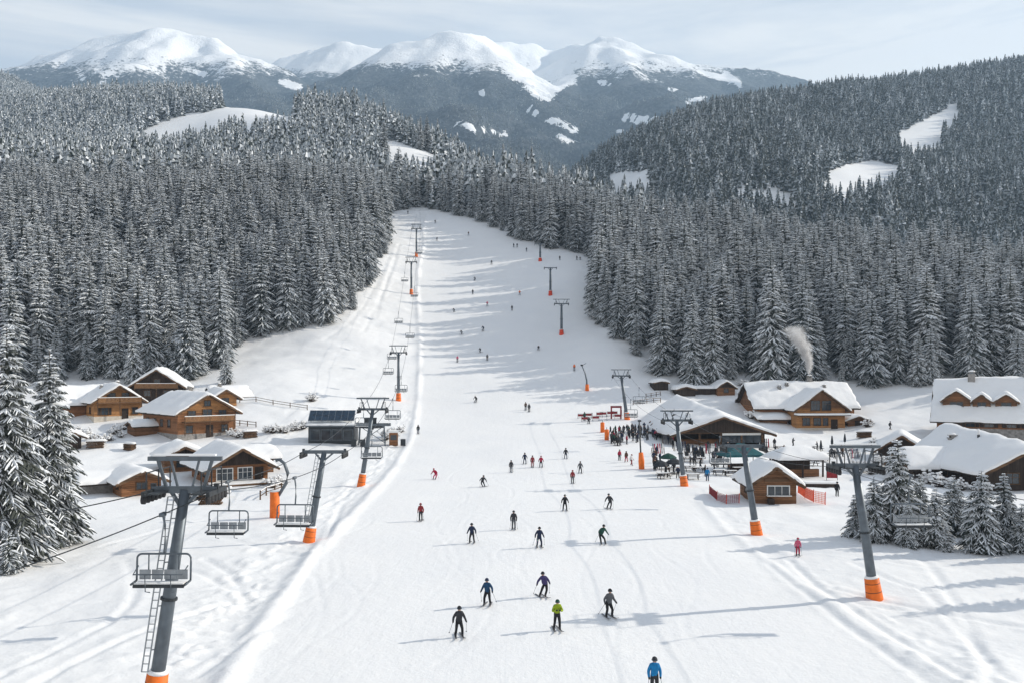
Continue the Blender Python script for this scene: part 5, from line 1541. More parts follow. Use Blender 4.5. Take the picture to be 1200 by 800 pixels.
def skier(c, r, pose, face, jk, pt, hat, label, group=None, skis=True, poles=True, detail=True, size=1.0, pos=None, name='person'):
    p = pos if pos is not None else G(c, r)
    # stand square to the slope's fall only in height: sink nothing, float nothing
    rt = empty(name, p + Vector((0, 0, 0.03 if skis else -0.02)), R(face), label, 'person', group)
    rt.scale = (size,) * 3
    if pose in ('turn', 'carve') and int(p.x * 7) % 2: rt.scale.x = -size
    link_mesh('body', body_mesh(pose, jk, pt, hat), rt)
    q = POSES[pose]
    if detail:
        hm = link_mesh('helmet', helmet(hat), rt); hm.location = Vector(q['head']) + Vector((0, .01, .055))
        gg = link_mesh('goggles', GOGG, rt); gg.location = Vector(q['head']) + Vector((0, 0, .03))
    if skis:
        # skis follow the ground's slope under the feet
        e_ = 0.7
        f = Vector((math.sin(R(face)), -math.cos(R(face))))
        dz = float(H(p.x + f.x * e_, p.y + f.y * e_) - H(p.x - f.x * e_, p.y - f.y * e_)) / (2 * e_)
        for k in (0, 1):
            s_ = link_mesh('ski', SKI, rt); a = q['an'][k]
            s_.location = (a[0], a[1] - .05, 0.0); s_.rotation_euler = (-math.atan(dz), 0, R((-1 if k == 0 else 1) * (4 if pose not in ('turn', 'carve') else 0) + (14 if pose in ('turn', 'carve') else 0)))
    if poles and pose != 'hold':
        key = pose
        if key not in _polecache:
            ms = []
            for k in (0, 1):
                ha = Vector(q['ha'][k]); s = -1 if k == 0 else 1
                m_ = MB(); tip = Vector((ha.x + s * .12, ha.y + (.75 if pose != 'stand' else .1), 0.06)) if pose != 'stand' else Vector((ha.x + s * .1, ha.y - .1, .03))
                top_ = ha + (ha - tip).normalized() * .12
                m_.tube([top_, tip], [.012, .008], 5); t2 = tip + (top_ - tip).normalized() * .07
                m_.tube([t2, t2 + Vector((0, 0, .012))], .045, 8)
                ms.append(m_.mesh('ski_pole', 'steel_dark'))
            _polecache[key] = ms
        for me in _polecache[key]: link_mesh('ski_pole', me, rt)
    return rt

SK = 'skiers on the piste'
S = [ # column, foot row, pose, facing, jacket, trousers, hat, label
 (538, 746, 'glide', 12, 'charcoal', 'black', 'black', 'skier in charcoal jacket lowest on the left of the front five'),
 (571, 709, 'glide', -10, 'blue', 'black', 'navy', 'skier in petrol-blue jacket, left in the front group'),
 (637, 699, 'turn', 8, 'purple', 'black', 'black', 'skier in purple-navy jacket with arms spread, above the lime one'),
 (653, 738, 'hold', 10, 'lime', 'black', 'green', 'skier in lime-green jacket with hands raised to the chest'),
 (714, 723, 'glide', 18, 'grey', 'black', 'black', 'skier in grey jacket, rightmost of the front group'),
 (767, 815, 'stand', 0, 'bright blue', 'charcoal', 'charcoal', 'skier in bright blue jacket cut off by the bottom edge'),
 (632, 641, 'glide', 5, 'navy', 'navy', 'black', 'navy-clad skier in the middle row with poles out, centre'),
 (602, 620, 'stand', 0, 'charcoal', 'grey', 'black', 'charcoal-jacketed skier standing straight, just above the middle row'),
 (553, 636, 'glide', -6, 'navy', 'charcoal', 'black', 'navy-jacketed skier, leftmost of the middle row'),
 (493, 610, 'stand', -10, 'red', 'charcoal', 'red', 'skier in red jacket and dark trousers near the left piste edge'),
 (706, 637, 'turn', 12, 'green', 'black', 'black', 'dark green skier with arms wide, rightmost of the middle row'),
 (662, 598, 'glide', 0, 'black', 'black', 'black', 'all-black skier right of the piste centre, below the red-jacketed one'),
 (714, 596, 'turn', 0, 'charcoal', 'black', 'charcoal', 'dark skier crouched in a turn, alone right of the all-black skier'),
 (567, 570, 'turn', -12, 'charcoal', 'charcoal', 'black', 'dark skier leaning left, below the pair in red'),
 (671, 566, 'stand', 0, 'red', 'grey', 'red', 'skier in bright red jacket and grey trousers, right of centre'),
 (680, 554, 'glide', 0, 'grey', 'charcoal', 'black', 'grey skier directly beside the bright red jacket'),
 (599, 553, 'stand', 0, 'charcoal', 'grey', 'charcoal', 'small dark skier left of the trio with two in red'),
 (615, 543, 'glide', 0, 'navy', 'navy', 'black', 'dark skier on the left of the trio'),
 (624, 547, 'stand', 0, 'red', 'red', 'charcoal', 'skier in red suit, middle of the trio'),
 (634, 547, 'glide', 0, 'crimson', 'charcoal', 'red', 'skier in crimson jacket, right of the trio'),
 (663, 537, 'glide', 0, 'charcoal', 'navy', 'black', 'dark skier alone right of the trio'),
 (509, 561, 'turn', -8, 'crimson', 'pink', 'crimson', 'skier in crimson and pink suit at the left of the piste'),
 (490, 508, 'stand', 0, 'black', 'navy', 'black', 'dark skier beside the berm near the lift machinery'),
 (557, 471, 'turn', 0, 'black', 'black', 'black', 'black skier alone below the tree shadows'),
 (616, 480, 'stand', 0, 'brown', 'black', 'black', 'brown-jacketed skier, left of a close pair'),
 (620, 482, 'stand', 0, 'charcoal', 'black', 'black', 'smaller dark skier, right of a close pair'),
 (510, 262, 'glide', 0, 'grey', 'grey', 'black', 'tiny grey skier highest on the piste'),
 (512, 282, 'turn', 60, 'charcoal', 'grey', 'black', 'tiny skier crossing just below the highest one'),
 (576, 310, 'glide', 0, 'charcoal', 'grey', 'black', 'tiny skier left of the row of lift masts, high up'),
 (556, 329, 'turn', 0, 'grey', 'navy', 'white', 'tiny skier with pale hat in mid piste shadows'),
 (554, 345, 'stand', 0, 'black', 'black', 'black', 'tiny black skier just below the pale-hatted one'),
 (532, 366, 'tuck', -40, 'charcoal', 'black', 'black', 'small crouching skier at the left of the shadow stripes'),
 (600, 364, 'stand', 0, 'black', 'charcoal', 'black', 'small black skier right of the piste centre in the shadow stripes'),
 (541, 392, 'tuck', -70, 'charcoal', 'charcoal', 'black', 'small skier gliding left with poles trailing'),
 (566, 388, 'turn', 0, 'navy', 'black', 'black', 'small navy skier standing tall in the shadow stripes'),
 (563, 413, 'turn', -50, 'black', 'charcoal', 'black', 'small black skier traversing left low in the shadow stripes'),
 (571, 422, 'stand', 0, 'grey', 'brown', 'black', 'small grey skier below the traversing black one'),
 (536, 424, 'stand', 0, 'pink', 'grey', 'pink', 'small pink-clad skier at the left below the stripes'),
 (631, 410, 'tuck', 0, 'black', 'black', 'black', 'small black skier crouched alone under the middle lift mast'),
 (673, 434, 'stand', 0, 'orange', 'grey', 'grey', 'small skier in orange beside the bent snow lance'),
 (656, 305, 'stand', 0, 'charcoal', 'charcoal', 'black', 'tiny dark figure right of the highest lift mast'),
 (676, 305, 'stand', 30, 'charcoal', 'black', 'black', 'left of a tiny pair at the forest corner'),
 (680, 305, 'tuck', -30, 'brown', 'black', 'black', 'right, bent one of a tiny pair at the forest corner'),
 (617, 295, 'stand', 0, 'grey', 'charcoal', 'black', 'tiny figure under the top forest edge, alone on the right'),
 (602, 290, 'stand', 20, 'charcoal', 'black', 'black', 'left of two tiny figures under the top forest edge'),
 (606, 290, 'stand', -20, 'navy', 'black', 'black', 'right of two tiny figures under the top forest edge'),
 (549, 276, 'glide', 0, 'brown', 'grey', 'black', 'tiny brownish skier near the top forest edge'),
 (571, 359, 'glide', 0, 'pink', 'grey', 'grey', 'tiny pale pink skier among the upper shadow stripes'),
 (478, 251, 'stand', 0, 'charcoal', 'black', 'black', 'tiny figure standing on the crest at the very top'),
 (609, 346, 'glide', 0, 'orange', 'grey', 'grey', 'tiny orange skier right of the upper shadow stripes'),
]
for i, (c, r, ps_, fc, jk, pt, hat, lab) in enumerate(S):
    if ps_ == 'turn' and i % 2: ps_ = 'carve'
    skier(c, r, ps_, fc, jk, pt, hat, lab, SK, detail=i < 26, poles=i < 40)
skier(935, 651, 'stand', -10, 'pink', 'crimson', 'crimson', 'child in a bright pink ski suit beside the shaded drift on the right', size=0.82)
skier(766, 541, 'stand', 0, 'navy', 'charcoal', 'black', 'dark-clad person standing alone between padded pole and tables', skis=False, poles=False)
skier(726, 539, 'stand', 20, 'crimson', 'charcoal', 'brown', 'crimson-jacketed person left of the padded pole', skis=False)
skier(734, 541, 'walk', -30, 'brown', 'crimson', 'black', 'person in brown jacket next to the crimson-jacketed one', skis=False)
skier(740, 545, 'walk', 40, 'white', 'red', 'red', 'person in white jacket and red trousers by the padded pole', skis=False, poles=False)
skier(829, 563, 'stand', 0, 'bright blue', 'blue', 'blue', 'person in bright blue ski suit right of the terrace tables', skis=False, poles=False, size=1.05)
skier(685, 492, 'stand', 0, 'green', 'black', 'black', 'dark green person at the left end of the red barriers', poles=False)
skier(690, 496, 'tuck', 0, 'black', 'black', 'black', 'bent black figure in front of the red barriers', poles=False)
skier(981, 581, 'stand', 0, 'black', 'black', 'black', 'dark person standing alone on the snow right of the orange net', skis=False, poles=False)
skier(1043, 503, 'walk', 30, 'charcoal', 'black', 'black', 'dark person walking between the smoking chalet and dormered chalet', skis=False, poles=False)
CROWD = [('black', 'black', 'person all in black in the queue before the lift hall'), ('charcoal', 'black', 'person in charcoal ski jacket in the queue before the lift hall'), ('navy', 'charcoal', 'person in navy ski jacket in the queue before the lift hall'), ('green', 'black', 'person in dark green ski jacket in the queue before the lift hall'),
         ('grey', 'charcoal', 'person in grey ski jacket in the queue before the lift hall'), ('brown', 'black', 'person in brown ski jacket in the queue before the lift hall'), ('crimson', 'black', 'person in crimson ski jacket in the queue before the lift hall'), ('white', 'grey', 'person in white ski jacket in the queue before the lift hall')]
k = 0
used = []
while k < 72:
    c = rnd.uniform(714, 778); r = rnd.uniform(509, 524) - (c - 714) * 0.16
    q = G(c, r)
    if any((q - u).length < 0.62 for u in used): continue
    used.append(q)
    jk, pt, lab = CROWD[int(min(7, abs(rnd.gauss(0, 3.2))))]
    skier(0, 0, rnd.choice(['stand', 'stand', 'walk', 'hold']), rnd.uniform(-180, 180), jk, pt, rnd.choice(['black', 'black', 'charcoal', 'grey', 'navy']), lab, 'people queueing before the lift hall', skis=k % 3 == 0, poles=False, detail=False, pos=q)
    k += 1
used = []
TCR = [('black', 'black', 'person in black sitting-out area behind the kiosk'), ('charcoal', 'black', 'person in charcoal among the outdoor tables behind the kiosk'), ('grey', 'black', 'person in grey among the outdoor tables behind the kiosk'), ('brown', 'black', 'person in brown among the outdoor tables behind the kiosk')]
TCR[0] = ('black', 'black', 'person in black among the outdoor tables behind the kiosk')
for k in range(16):
    while True:
        c, r = (rnd.uniform(905, 1010), rnd.uniform(519, 541)) if k < 11 else (rnd.uniform(805, 850), rnd.uniform(528, 548))
        q = G(c, r)
        if not any((q - u).length < 0.9 for u in used): break
    used.append(q)
    jk, pt, lab = TCR[k % 4] if k < 11 else [('charcoal', 'black', 'person in charcoal between the terrace tables and the hall'), ('navy', 'black', 'person in navy between the terrace tables and the hall')][k % 2]
    skier(0, 0, rnd.choice(['stand', 'walk', 'hold']), rnd.uniform(-180, 180), jk, pt, rnd.choice(['black', 'charcoal', 'grey']), lab, 'people round the outdoor tables', skis=False, poles=False, detail=False, pos=q)

# ------------------------------------------------------------------ terrace and street furniture
def make_table():
    rt = empty('picnic_table', (0, 0, 0), 0, 'x', 'table', 'terrace tables')
    m_ = MB()
    for k in range(4): m_.box((0, -0.33 + k * 0.22, 0.74), (1.9, 0.2, 0.05))
    m_.build('table_top', 'wood_trim', rt)
    m_ = MB(); m_.box((0, 0, 0.79), (1.8, 0.75, 0.06)); m_.build('table_snow', 'snow_roof', rt)
    for s in (-1, 1):
        m_ = MB(); m_.box((0, s * 0.75, 0.44), (1.9, 0.28, 0.05)); m_.build('bench', 'wood_dark', rt)
        m_ = MB(); m_.bar((s * 0.7, -0.7, 0), (s * 0.7, -0.2, 0.72), 0.08); m_.bar((s * 0.7, 0.7, 0), (s * 0.7, 0.2, 0.72), 0.08); m_.bar((s * 0.7, -0.85, 0.4), (s * 0.7, 0.85, 0.4), 0.07); m_.build('leg', 'wood_dark', rt)
    return rt
tb0 = make_table()
TB = [(777, 549, 4), (790, 553, -6), (778, 560, 10), (806, 540, 3), (817, 541, -5), (808, 551, 8), (819, 553, 0), (812, 561, -8), (843, 556, 5), (856, 557, -5), (866, 553, 12), (951, 545, 10), (966, 540, -5), (978, 534, 6), (958, 527, 0), (993, 530, 14), (915, 527, 5), (904, 533, 9)]
for i, (c, r, a) in enumerate(TB):
    o = tb0 if i == 0 else copy_tree(tb0)
    o.location = G(c, r); o.rotation_euler.z = R(a)
    o['label'] = ('wooden picnic table with snow on top, left of the terrace pylon' if i < 3 else 'dark wooden picnic table right of the terrace pylon' if i < 8 else 'dark wooden picnic table beside the teal tent' if i < 11 else 'snow-covered picnic table in the yard behind the kiosk')
def parasol(c, r, col, w, hgt, closed, label):
    rt = empty('parasol', G(c, r), rnd.uniform(0, 3), label, 'parasol', 'terrace parasols')
    m_ = MB(); m_.tube([(0, 0, -0.3), (0, 0, hgt)], 0.045, 8); m_.build('pole', 'steel_dark', rt, True)
    n = 8
    cv = MB()
    if closed:
        cv.tube([(0, 0, 1.1), (0, 0, 1.6), (0, 0, hgt - 0.1), (0, 0, hgt + 0.1)], [0.2, 0.24, 0.12, 0.03], 9)
    else:
        vs = [(0, 0, hgt + 0.05)]; rg_ = []
        for f, z in ((0.55, hgt - 0.22), (1.0, hgt - 0.62), (1.0, hgt - 0.8)):
            rg_.append(len(vs)); vs += [(w / 2 * f * math.cos(6.283 * k / n), w / 2 * f * math.sin(6.283 * k / n), z) for k in range(n)]
        fs = [(0, rg_[0] + k, rg_[0] + (k + 1) % n) for k in range(n)]
        for a, b in ((0, 1), (1, 2)): fs += [(rg_[a] + k, rg_[b] + k, rg_[b] + (k + 1) % n, rg_[a] + (k + 1) % n) for k in range(n)]
        cv.add(vs, fs)
    cv.build('canopy', col, rt)
    if not closed:
        rb_ = MB()
        for k in range(n): rb_.bar((0, 0, hgt - 0.9), (w / 2 * 0.6 * math.cos(6.283 * k / n), w / 2 * 0.6 * math.sin(6.283 * k / n), hgt - 0.34), 0.03)
        rb_.build('rib', 'steel_dark', rt)
    m_ = MB(); m_.tube([(0, 0, 0.0), (0, 0, 0.12)], [0.4, 0.35], 12); m_.build('base', 'steel_dark', rt)
for a in [(783, 549, 'cloth_green', 2.6, 2.4, False, 'open green parasol at the left end of the terrace'), (790, 555, 'cloth_dark', 2.6, 2.3, False, 'open dark parasol just right of the green one'), (775, 556, 'cloth_dark', 2.4, 2.1, False, 'open dark parasol lowest left of the terrace'),
          (846, 538, 'cloth_dark', 0.5, 2.6, True, 'folded dark parasol beside the teal tent'), (962, 533, 'cloth_dark', 0.5, 2.6, True, 'folded dark parasol in the yard behind the pavilion'), (975, 527, 'cloth_dark', 0.5, 2.6, True, 'folded dark parasol farther right in the pavilion yard'), (990, 524, 'cloth_dark', 0.5, 2.6, True, 'folded dark parasol nearest the low dark-gabled chalet')]:
    parasol(*a)
# deck chairs stacked upright in two dark blocks before the hall
for c in (806, 815, 823):
    for r in (532, 537):
        rt = empty('deck_chair', G(c + rnd.uniform(-1, 1), r), R(rnd.uniform(-15, 15)), 'dark upright deck chair in the rows before the lift hall', 'deck chair', 'deck chairs before the hall')
        m_ = MB(); m_.add([(-.32, -.3, .35), (.32, -.3, .35), (.32, .1, .3), (-.32, .1, .3), (.32, .45, 1.2), (-.32, .45, 1.2)], [(0, 1, 2, 3), (3, 2, 4, 5)]); m_.add([(-.32, -.3, .33), (.32, -.3, .33), (.32, .1, .27), (-.32, .1, .27), (.32, .48, 1.2), (-.32, .48, 1.2)], [(3, 2, 1, 0), (5, 4, 2, 3)]); m_.build('sling', 'cloth_dark', rt)
        m_ = MB()
        for s in (-1, 1): m_.bar((s * .34, -.35, .36), (s * .34, .3, -.02), .05); m_.bar((s * .34, -.3, -.02), (s * .34, .48, 1.22), .05)
        m_.build('frame', 'wood_trim', rt)
# teal tent
p = G(868, 549)
rt = empty('tent', p, R(8), 'teal pitched tent canopy behind the kiosk roof', 'tent')
m_ = MB()
w, d_, e_, t_ = 3.0, 2.2, 2.3, 3.9
m_.add([(-w, -d_, e_), (w, -d_, e_), (w, d_, e_), (-w, d_, e_), (-0.6, 0, t_), (0.6, 0, t_), (-w, -d_, e_ - .3), (w, -d_, e_ - .3), (w, d_, e_ - .3), (-w, d_, e_ - .3)], [(0, 1, 5, 4), (1, 2, 5), (2, 3, 4, 5), (3, 0, 4), (6, 7, 1, 0), (7, 8, 2, 1), (8, 9, 3, 2), (9, 6, 0, 3)])
m_.build('canopy', 'cloth_teal', rt)
for x in (-w + .1, w - .1):
    for y in (-d_ + .1, d_ - .1):
        m_ = MB(); m_.bar((x, y, -.4), (x, y, e_), .09); m_.build('post', 'steel_dark', rt)
m_ = MB(); m_.box((0, -1.4, .5), (4.5, .6, 1.0)); m_.build('counter', 'wood_dark', rt)
# red barriers and start arch
def barrier():
    rt = empty('barrier', (0, 0, 0), 0, 'x', 'barrier', 'red barriers beside the arch')
    m_ = MB(); m_.tube([(-.75, 0, 0), (-.75, 0, 1.1), (.75, 0, 1.1), (.75, 0, 0)], .03, 6); m_.bar((-.75, 0, .25), (.75, 0, .25), .04)
    for s in (-.6, .6): m_.bar((s, -.3, 0.02), (s, .3, 0.02), .06)
    m_.build('frame', 'steel_dark', rt)
    m_ = MB(); m_.box((0, 0, .74), (1.4, .03, .5)); m_.build('banner', 'cloth_red', rt)
    return rt
b0 = barrier()
for i in range(12):
    o = b0 if i == 0 else copy_tree(b0)
    c = 681 + i * 4.3; r = 490 - i * 0.35 + (4 if i % 3 == 1 else 0)
    o.location = G(c, r); o.rotation_euler.z = R(rnd.uniform(-25, 25)) + (R(80) if i % 4 == 3 else 0); o['label'] = 'red fabric crowd barrier in the row left of the start arch'
p = G(722, 490)
rt = empty('start_arch', p, R(4), 'dark red rectangular start arch left of the orange-based pylon', 'arch')
m_ = MB()
for s in (-1, 1): m_.box((s * 1.05, 0, 1.1), (.26, .4, 2.5))
m_.build('leg', 'cloth_red', rt)
m_ = MB(); m_.box((0, 0, 2.55), (2.4, .42, .4)); m_.build('crossbar', 'cloth_red', rt)
m_ = MB(); m_.box((0, 0, 2.80), (2.3, .38, .12)); m_.build('snow_cover', 'snow_roof', rt)
# orange pads guarding the queue
for (c, r, lab) in [(706, 506, 'tall orange safety mattress, farther one at the queue\'s corner'), (711, 515, 'tall orange safety mattress, nearer one at the queue\'s corner')]:
    rt = empty('safety_mattress', G(c, r), R(35), lab, 'mattress', 'orange mattresses by the queue')
    m_ = MB(); m_.tube([(0, 0, -.2), (0, 0, 1.9), (0, 0, 2.0)], [.42, .42, .3], 12); m_.build('cushion', 'pad_orange', rt, True)
    m_ = MB(); m_.tube([(0, 0, 1.9), (0, 0, 2.4)], .05, 6); m_.build('post', 'steel_dark', rt)
rt = empty('padded_pole', G(752, 549), 0, 'dark pole with long orange padding standing before the queue', 'pole')
m_ = MB(); m_.tube([(0, 0, -.3), (-.4, 0, 7.4)], [.14, .09], 8); m_.build('pole', 'steel_dark', rt, True)
m_ = MB(); m_.tube([(0, 0, -.2), (-.05, 0, 1.2), (-.12, 0, 2.5)], [.42, .46, .34], 12); m_.build('pad', 'pad_orange', rt, True)
m_ = MB(); m_.box((-.35, -.1, 7.3), (.5, .3, .25)); m_.build('lamp_head', 'steel_dark', rt)
# orange nets
def net(name, pts, h_, label, col='net_orange'):
    P_ = [G(*q) for q in pts]
    rt = empty(name, P_[0], 0, label, 'safety net', 'safety nets by the kiosk')
    o0 = P_[0]
    for q in P_:
        m_ = MB(); m_.bar(q - o0 + Vector((0, 0, -.3)), q - o0 + Vector((0.05, 0, h_ + .15)), .06); m_.build('post', 'pad_red', rt)
    m_ = MB()
    for a, b in zip(P_[:-1], P_[1:]):
        a, b = a - o0, b - o0
        n_ = max(4, int((b - a).length / .22))
        for k in range(n_): 
            t = (k + .5) / n_; q = a + (b - a) * t; m_.bar(q + Vector((0, 0, .1)), q + Vector((0, 0, h_ - .06 * math.sin(t * 3.14))), .04)
        for k in range(7): z = .1 + (h_ - .1) * k / 6; m_.bar(a + Vector((0, 0, z)), b + Vector((0, 0, z)), .04)
    m_.build('mesh', col, rt)
net('safety_net', [(935, 577), (943, 583), (953, 588), (967, 591)], 1.35, 'bright orange safety net stretched right of the kiosk')
net('safety_net', [(831, 578), (840, 586), (851, 590), (866, 589)], 1.0, 'low reddish net curving left of the kiosk', 'cloth_red')
p = G(975, 562)
rt = empty('banner', p, R(-10), 'short red banner beside the snow-covered platform behind the kiosk', 'banner')
m_ = MB(); m_.box((0, 0, .75), (1.5, .05, .9)); m_.build('cloth', 'cloth_red', rt)
for s in (-1, 1): m_ = MB(); m_.bar((s * .72, 0, -.3), (s * .72, 0, 1.25), .06); m_.build('post', 'steel_dark', rt)
p = G(961, 570)
rt = empty('platform', p, R(-3), 'low snow-covered wooden platform between pavilion and orange net', 'platform')
m_ = MB(); m_.box((0, 0, .25), (4.2, 1.6, .5)); m_.build('deck', 'wood_dark', rt)
m_ = MB(); m_.box((0, 0, .6), (4.1, 1.5, .22)); m_.build('snow_cover', 'snow_roof', rt)
# rail fences
def rail_fence(pts, label, hgt=1.1):
    P_ = [G(*q) for q in pts]; o0 = P_[0]
    rt = empty('rail_fence', o0, 0, label, 'fence', 'wooden rail fences')
    for q in P_:
        m_ = MB(); m_.bar(q - o0 + Vector((0, 0, -.3)), q - o0 + Vector((0, 0, hgt)), .14); m_.build('post', 'wood_trim', rt)
    m_ = MB()
    for a, b in zip(P_[:-1], P_[1:]):
        for z in (.45, .95): m_.bar(a - o0 + Vector((0, 0, z)), b - o0 + Vector((0, 0, z)), .07, .1)
    m_.build('rail', 'wood_trim', rt)
    m_ = MB()
    for a, b in zip(P_[:-1], P_[1:]): m_.bar(a - o0 + Vector((0, 0, 1.03)), b - o0 + Vector((0, 0, 1.03)), .12, .08)
    m_.build('rail_snow', 'snow_roof', rt)
rail_fence([(742, 474), (750, 473), (758, 472), (766, 471), (774, 471)], 'dark rail fence on the slope above the hall, upper one')
rail_fence([(757, 466), (763, 465), (769, 464), (774, 463)], 'short rail fence below the grey shed, farther one')
rail_fence([(272, 497), (281, 498), (290, 499), (300, 500)], 'snow-topped rail fence right of the big left chalet')
rail_fence([(281, 471), (300, 470), (320, 474), (340, 477), (360, 480)], 'long low fence along the track above the solar station')
rail_fence([(305, 585), (312, 580), (322, 577), (330, 574)], 'short fence by the terrace of the low dark-gabled chalet')
# bushes round the houses: bare twigs loaded with snow
def bush_mesh(seed):
    rs = random.Random(seed); m_ = MB()
    for k in range(26):
        a = rs.uniform(0, 6.28); el = rs.uniform(0.25, 1.4); L_ = rs.uniform(.5, 1.15)
        d = Vector((math.cos(a) * math.cos(el), math.sin(a) * math.cos(el), math.sin(el)))
        p1 = d * L_ * .55; p2 = d * L_ + Vector((0, 0, -.08))
        m_.tube([(0, 0, -.1), p1, p2], [.04, .028, .012], 4, 0)
        for q in range(4):
            t = rs.uniform(.4, 1.0); s0 = d * L_ * t; dd = Vector((rs.uniform(-1, 1), rs.uniform(-1, 1), rs.uniform(-.2, .8))).normalized() * .3
            m_.tube([s0, s0 + dd], [.016, .008], 4, 0)
            if rs.random() < .7:
                c_ = s0 + dd * .6 + Vector((0, 0, .05)); r_ = rs.uniform(.07, .16)
                m_.tube([c_ - Vector((r_, 0, .02)), c_ - Vector((r_ * .6, 0, -.03)), c_ + Vector((r_ * .5, .02, .03)), c_ + Vector((r_, .02, -.02))], [.02, r_ * .8, r_ * .7, .02], 6, 1)
    return m_
BSH = [bush_mesh(k).mesh('bush', ['bark', 'snow_load']) for k in range(4)]
BL = [(313, 506), (320, 507), (328, 506), (335, 507), (343, 504), (350, 503), (356, 502), (365, 470), (92, 505), (100, 512), (108, 516), (118, 520), (128, 516), (136, 508), (146, 503), (142, 512), (270, 510), (279, 512), (170, 485), (196, 476), (205, 478),
      (222, 584), (233, 584), (246, 583), (258, 582), (320, 571), (327, 568), (452, 515), (460, 512), (470, 506), (880, 490), (1016, 500), (1025, 523), (1046, 548), (1030, 545), (1088, 566), (1102, 570), (1125, 574), (1150, 577), (998, 548), (1008, 552), (1020, 555), (870, 452), (905, 448)]
for i, (c, r) in enumerate(BL):
    o = link_mesh('bush', BSH[i % 4]); p = G(c, r); o.location = p
    s = rnd.uniform(1.0, 1.7); o.scale = (s * 1.2, s * 1.2, s); o.rotation_euler.z = rnd.uniform(0, 6.28)
    lab = 'snow-loaded bare bush in the hedge left of the solar station' if 310 < c < 360 and r < 510 else 'snow-loaded bare bush among the chalets of the left hamlet' if c < 300 and r < 530 else 'bare twiggy bush beside the low huts of the left hamlet' if c < 340 else 'snowy bush among the lift machinery' if c < 500 else 'snowy bush round the buildings of the right village'
    tag(o, lab, 'bush', 'snow-loaded bushes')
# more life round the hall: ski racks, extra guests
def rack(c, r, a, label):
    rt = empty('ski_rack', G(c, r), R(a), label, 'ski rack', 'ski racks on the terrace')
    m_ = MB()
    for s in (-1, 1): m_.bar((s * 1.1, -.3, 0), (s * 1.1, 0, 1.0), .06); m_.bar((s * 1.1, .3, 0), (s * 1.1, 0, 1.0), .06)
    m_.bar((-1.15, 0, 1.0), (1.15, 0, 1.0), .07); m_.bar((-1.15, -.2, .3), (1.15, -.2, .3), .05)
    m_.build('frame', 'wood_trim', rt)
    for k in range(7):
        x = -.95 + k * .31 + rnd.uniform(-.05, .05); q = MB(); q.bar((x, -.28, .05), (x + rnd.uniform(-.05, .05), .06, 1.72), .09, .03); q.bar((x + .08, -.28, .05), (x + .08, .06, 1.70), .09, .03)
        q.build('skis', rnd.choice(['ski_grey', 'cloth_crimson', 'cloth_navy', 'ski_grey', 'paper_white']), rt)
for a in [(797, 528, 8, 'ski rack full of skis at the hall\'s left front corner'), (834, 531, -4, 'ski rack full of skis left of the teal tent'), (771, 531, 12, 'ski rack full of skis behind the padded pole'), (783, 520, 5, 'ski rack full of skis beside the queue'), (894, 524, -8, 'ski rack full of skis right of the hall front'), (1002, 537, 20, 'ski rack full of skis in the yard left of the dark-gabled chalet')]: rack(*a)
used = []
for k in range(34):
    while True:
        c, r = rnd.uniform(766, 856), rnd.uniform(524, 562)
        q = G(c, r)
        if not any((q - u).length < 0.8 for u in used): break
    used.append(q)
    jk, lab = [('black', 'person in black strolling on the terrace'), ('charcoal', 'person in charcoal strolling on the terrace'), ('navy', 'person in navy strolling on the terrace'), ('brown', 'person in brown strolling on the terrace'), ('crimson', 'person in crimson strolling on the terrace')][min(4, int(abs(rnd.gauss(0, 1.9))))]
    skier(0, 0, rnd.choice(['stand', 'walk', 'hold']), rnd.uniform(-180, 180), jk, rnd.choice(['black', 'charcoal']), rnd.choice(['black', 'charcoal', 'grey', 'navy']), lab, 'guests on the terrace', skis=False, poles=False, detail=False, pos=q)
def woodpile(c, r, a, L_, label):
    rt = empty('woodpile', G(c, r), R(a), label, 'woodpile', 'woodpiles by the chalets')
    m_ = MB()
    n_ = int(L_ / .26)
    for j in range(5):
        for i in range(n_ - (j % 2)):
            x = -L_ / 2 + .13 + i * .26 + (.13 if j % 2 else 0); rr = rnd.uniform(.10, .13)
            m_.tube([(x, -.5 + rnd.uniform(-.05, .05), .1 + j * .22), (x, .5, .1 + j * .22)], rr, 7)
    m_.build('logs', 'wood_trim', rt); rt.children[0]['kind'] = 'stuff'
    s_ = MB(); s_.tube([(-L_ / 2 - .1, 0, 1.2), (-L_ / 2 + .2, 0, 1.26), (L_ / 2 - .2, 0, 1.28), (L_ / 2 + .1, 0, 1.2)], [.3, .5, .48, .28], 10); so = s_.build('snow_cover', 'snow_roof', rt, True); so.scale = (1, 1.1, .45); so.location = (0, 0, .68)
for a in [(112, 524, 20, 3.0, 'snow-capped woodpile in the yard between cross-gabled chalet and large spruces'), (152, 527, -30, 2.4, 'short snow-capped woodpile left of the big chalet\'s side shed'), (293, 512, 40, 2.6, 'snow-capped woodpile right of the big left chalet'), (248, 590, 10, 2.8, 'snow-capped woodpile below the low dark-gabled chalet'), (1013, 512, 5, 3.0, 'snow-capped woodpile right of the smoking chalet')]: woodpile(*a)
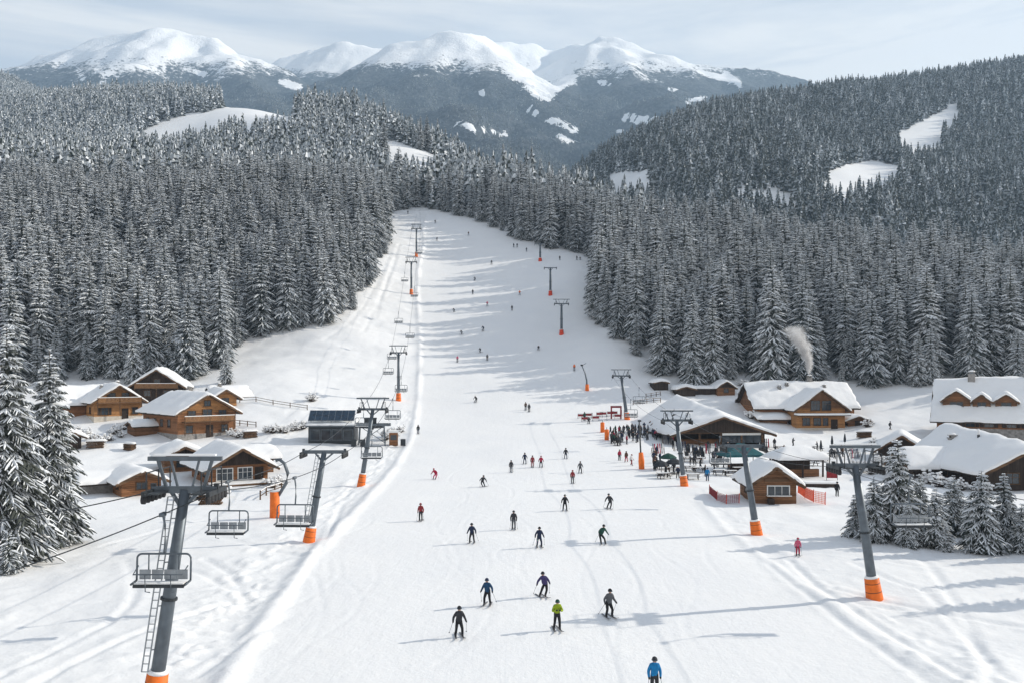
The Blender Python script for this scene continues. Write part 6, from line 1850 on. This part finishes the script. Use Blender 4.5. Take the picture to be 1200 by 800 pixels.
# smoke from the chimney: a soft plume, thinning to its edge and top
m_ = MB()
RISE = 11.0
def plume(t): return (-0.15 - 3.4 * t ** 1.5 + 0.5 * math.sin(t * 5), 0.4 * math.sin(t * 4), RISE * t), 0.35 + 2.6 * t ** 0.85
pts_, rs_ = [], []
for k in range(15):
    t = k / 14; c_, r_ = plume(t); pts_.append(Vector(c_)); rs_.append(r_ * 1.25)
m_.tube(pts_, rs_, 16)
sm_m = bpy.data.materials.new('smoke'); sm_m.use_nodes = True
n, l = sm_m.node_tree.nodes, sm_m.node_tree.links
n.remove(n['Principled BSDF'])
pv = n.new('ShaderNodeVolumePrincipled'); pv.inputs['Color'].default_value = (0.97, 0.97, 0.98, 1); pv.inputs['Anisotropy'].default_value = 0.2
tc = n.new('ShaderNodeTexCoord'); sp = n.new('ShaderNodeSeparateXYZ'); l.new(tc.outputs['Object'], sp.inputs[0])
def mt(op, a, b=None, c=None, clamp=False):
    q = n.new('ShaderNodeMath'); q.operation = op; q.use_clamp = clamp
    for i, v in enumerate((a, b, c)):
        if v is None: continue
        if isinstance(v, (int, float)): q.inputs[i].default_value = v
        else: l.new(v, q.inputs[i])
    return q.outputs[0]
T_ = mt('MULTIPLY', sp.outputs['Z'], 1 / RISE, clamp=True)
ax_ = mt('ADD', mt('MULTIPLY_ADD', mt('POWER', T_, 1.5), -3.4, -0.15), mt('MULTIPLY', mt('SINE', mt('MULTIPLY', T_, 5.0)), 0.5))
ay_ = mt('MULTIPLY', mt('SINE', mt('MULTIPLY', T_, 4.0)), 0.4)
rr_ = mt('MULTIPLY_ADD', mt('POWER', T_, 0.85), 2.6, 0.35)
dx_, dy_ = mt('SUBTRACT', sp.outputs['X'], ax_), mt('SUBTRACT', sp.outputs['Y'], ay_)
dd_ = mt('DIVIDE', mt('SQRT', mt('ADD', mt('MULTIPLY', dx_, dx_), mt('MULTIPLY', dy_, dy_))), rr_)
nz = n.new('ShaderNodeTexNoise'); nz.inputs['Scale'].default_value = 0.75; nz.inputs['Detail'].default_value = 4; nz.inputs['Distortion'].default_value = 0.8
l.new(tc.outputs['Object'], nz.inputs['Vector'])
fall_ = mt('SUBTRACT', 1.0, mt('ADD', dd_, mt('MULTIPLY', mt('SUBTRACT', nz.outputs['Fac'], 0.5), 2.0)), clamp=True)
thin_ = mt('SUBTRACT', 1.0, mt('POWER', T_, 1.6), clamp=True)
l.new(mt('MULTIPLY', mt('MULTIPLY', fall_, thin_), 3.2), pv.inputs['Density'])
l.new(pv.outputs[0], n['Material Output'].inputs['Volume'])
so_ = tag(m_.build('smoke', sm_m), 'white smoke drifting up from the chalet chimney', 'smoke', kind='stuff')
so_.location = SMOKE
# ------------------------------------------------------------------ air
HZ = 9.0e-5
m = bpy.data.materials.new('haze'); m.use_nodes = True
n, l = m.node_tree.nodes, m.node_tree.links
n.remove(n['Principled BSDF'])
pv = n.new('ShaderNodeVolumePrincipled')
pv.inputs['Color'].default_value = (0.56, 0.77, 1.0, 1)
pv.inputs['Density'].default_value = HZ
pv.inputs['Anisotropy'].default_value = 0.2
l.new(pv.outputs[0], n['Material Output'].inputs['Volume'])
MAT['haze'] = m
hb = MB(); hb.box((0, 4050, 1180), (11600, 8500, 2600))
tag(hb.build('haze', 'haze'), 'thin winter haze filling the valley', 'haze', kind='stuff')
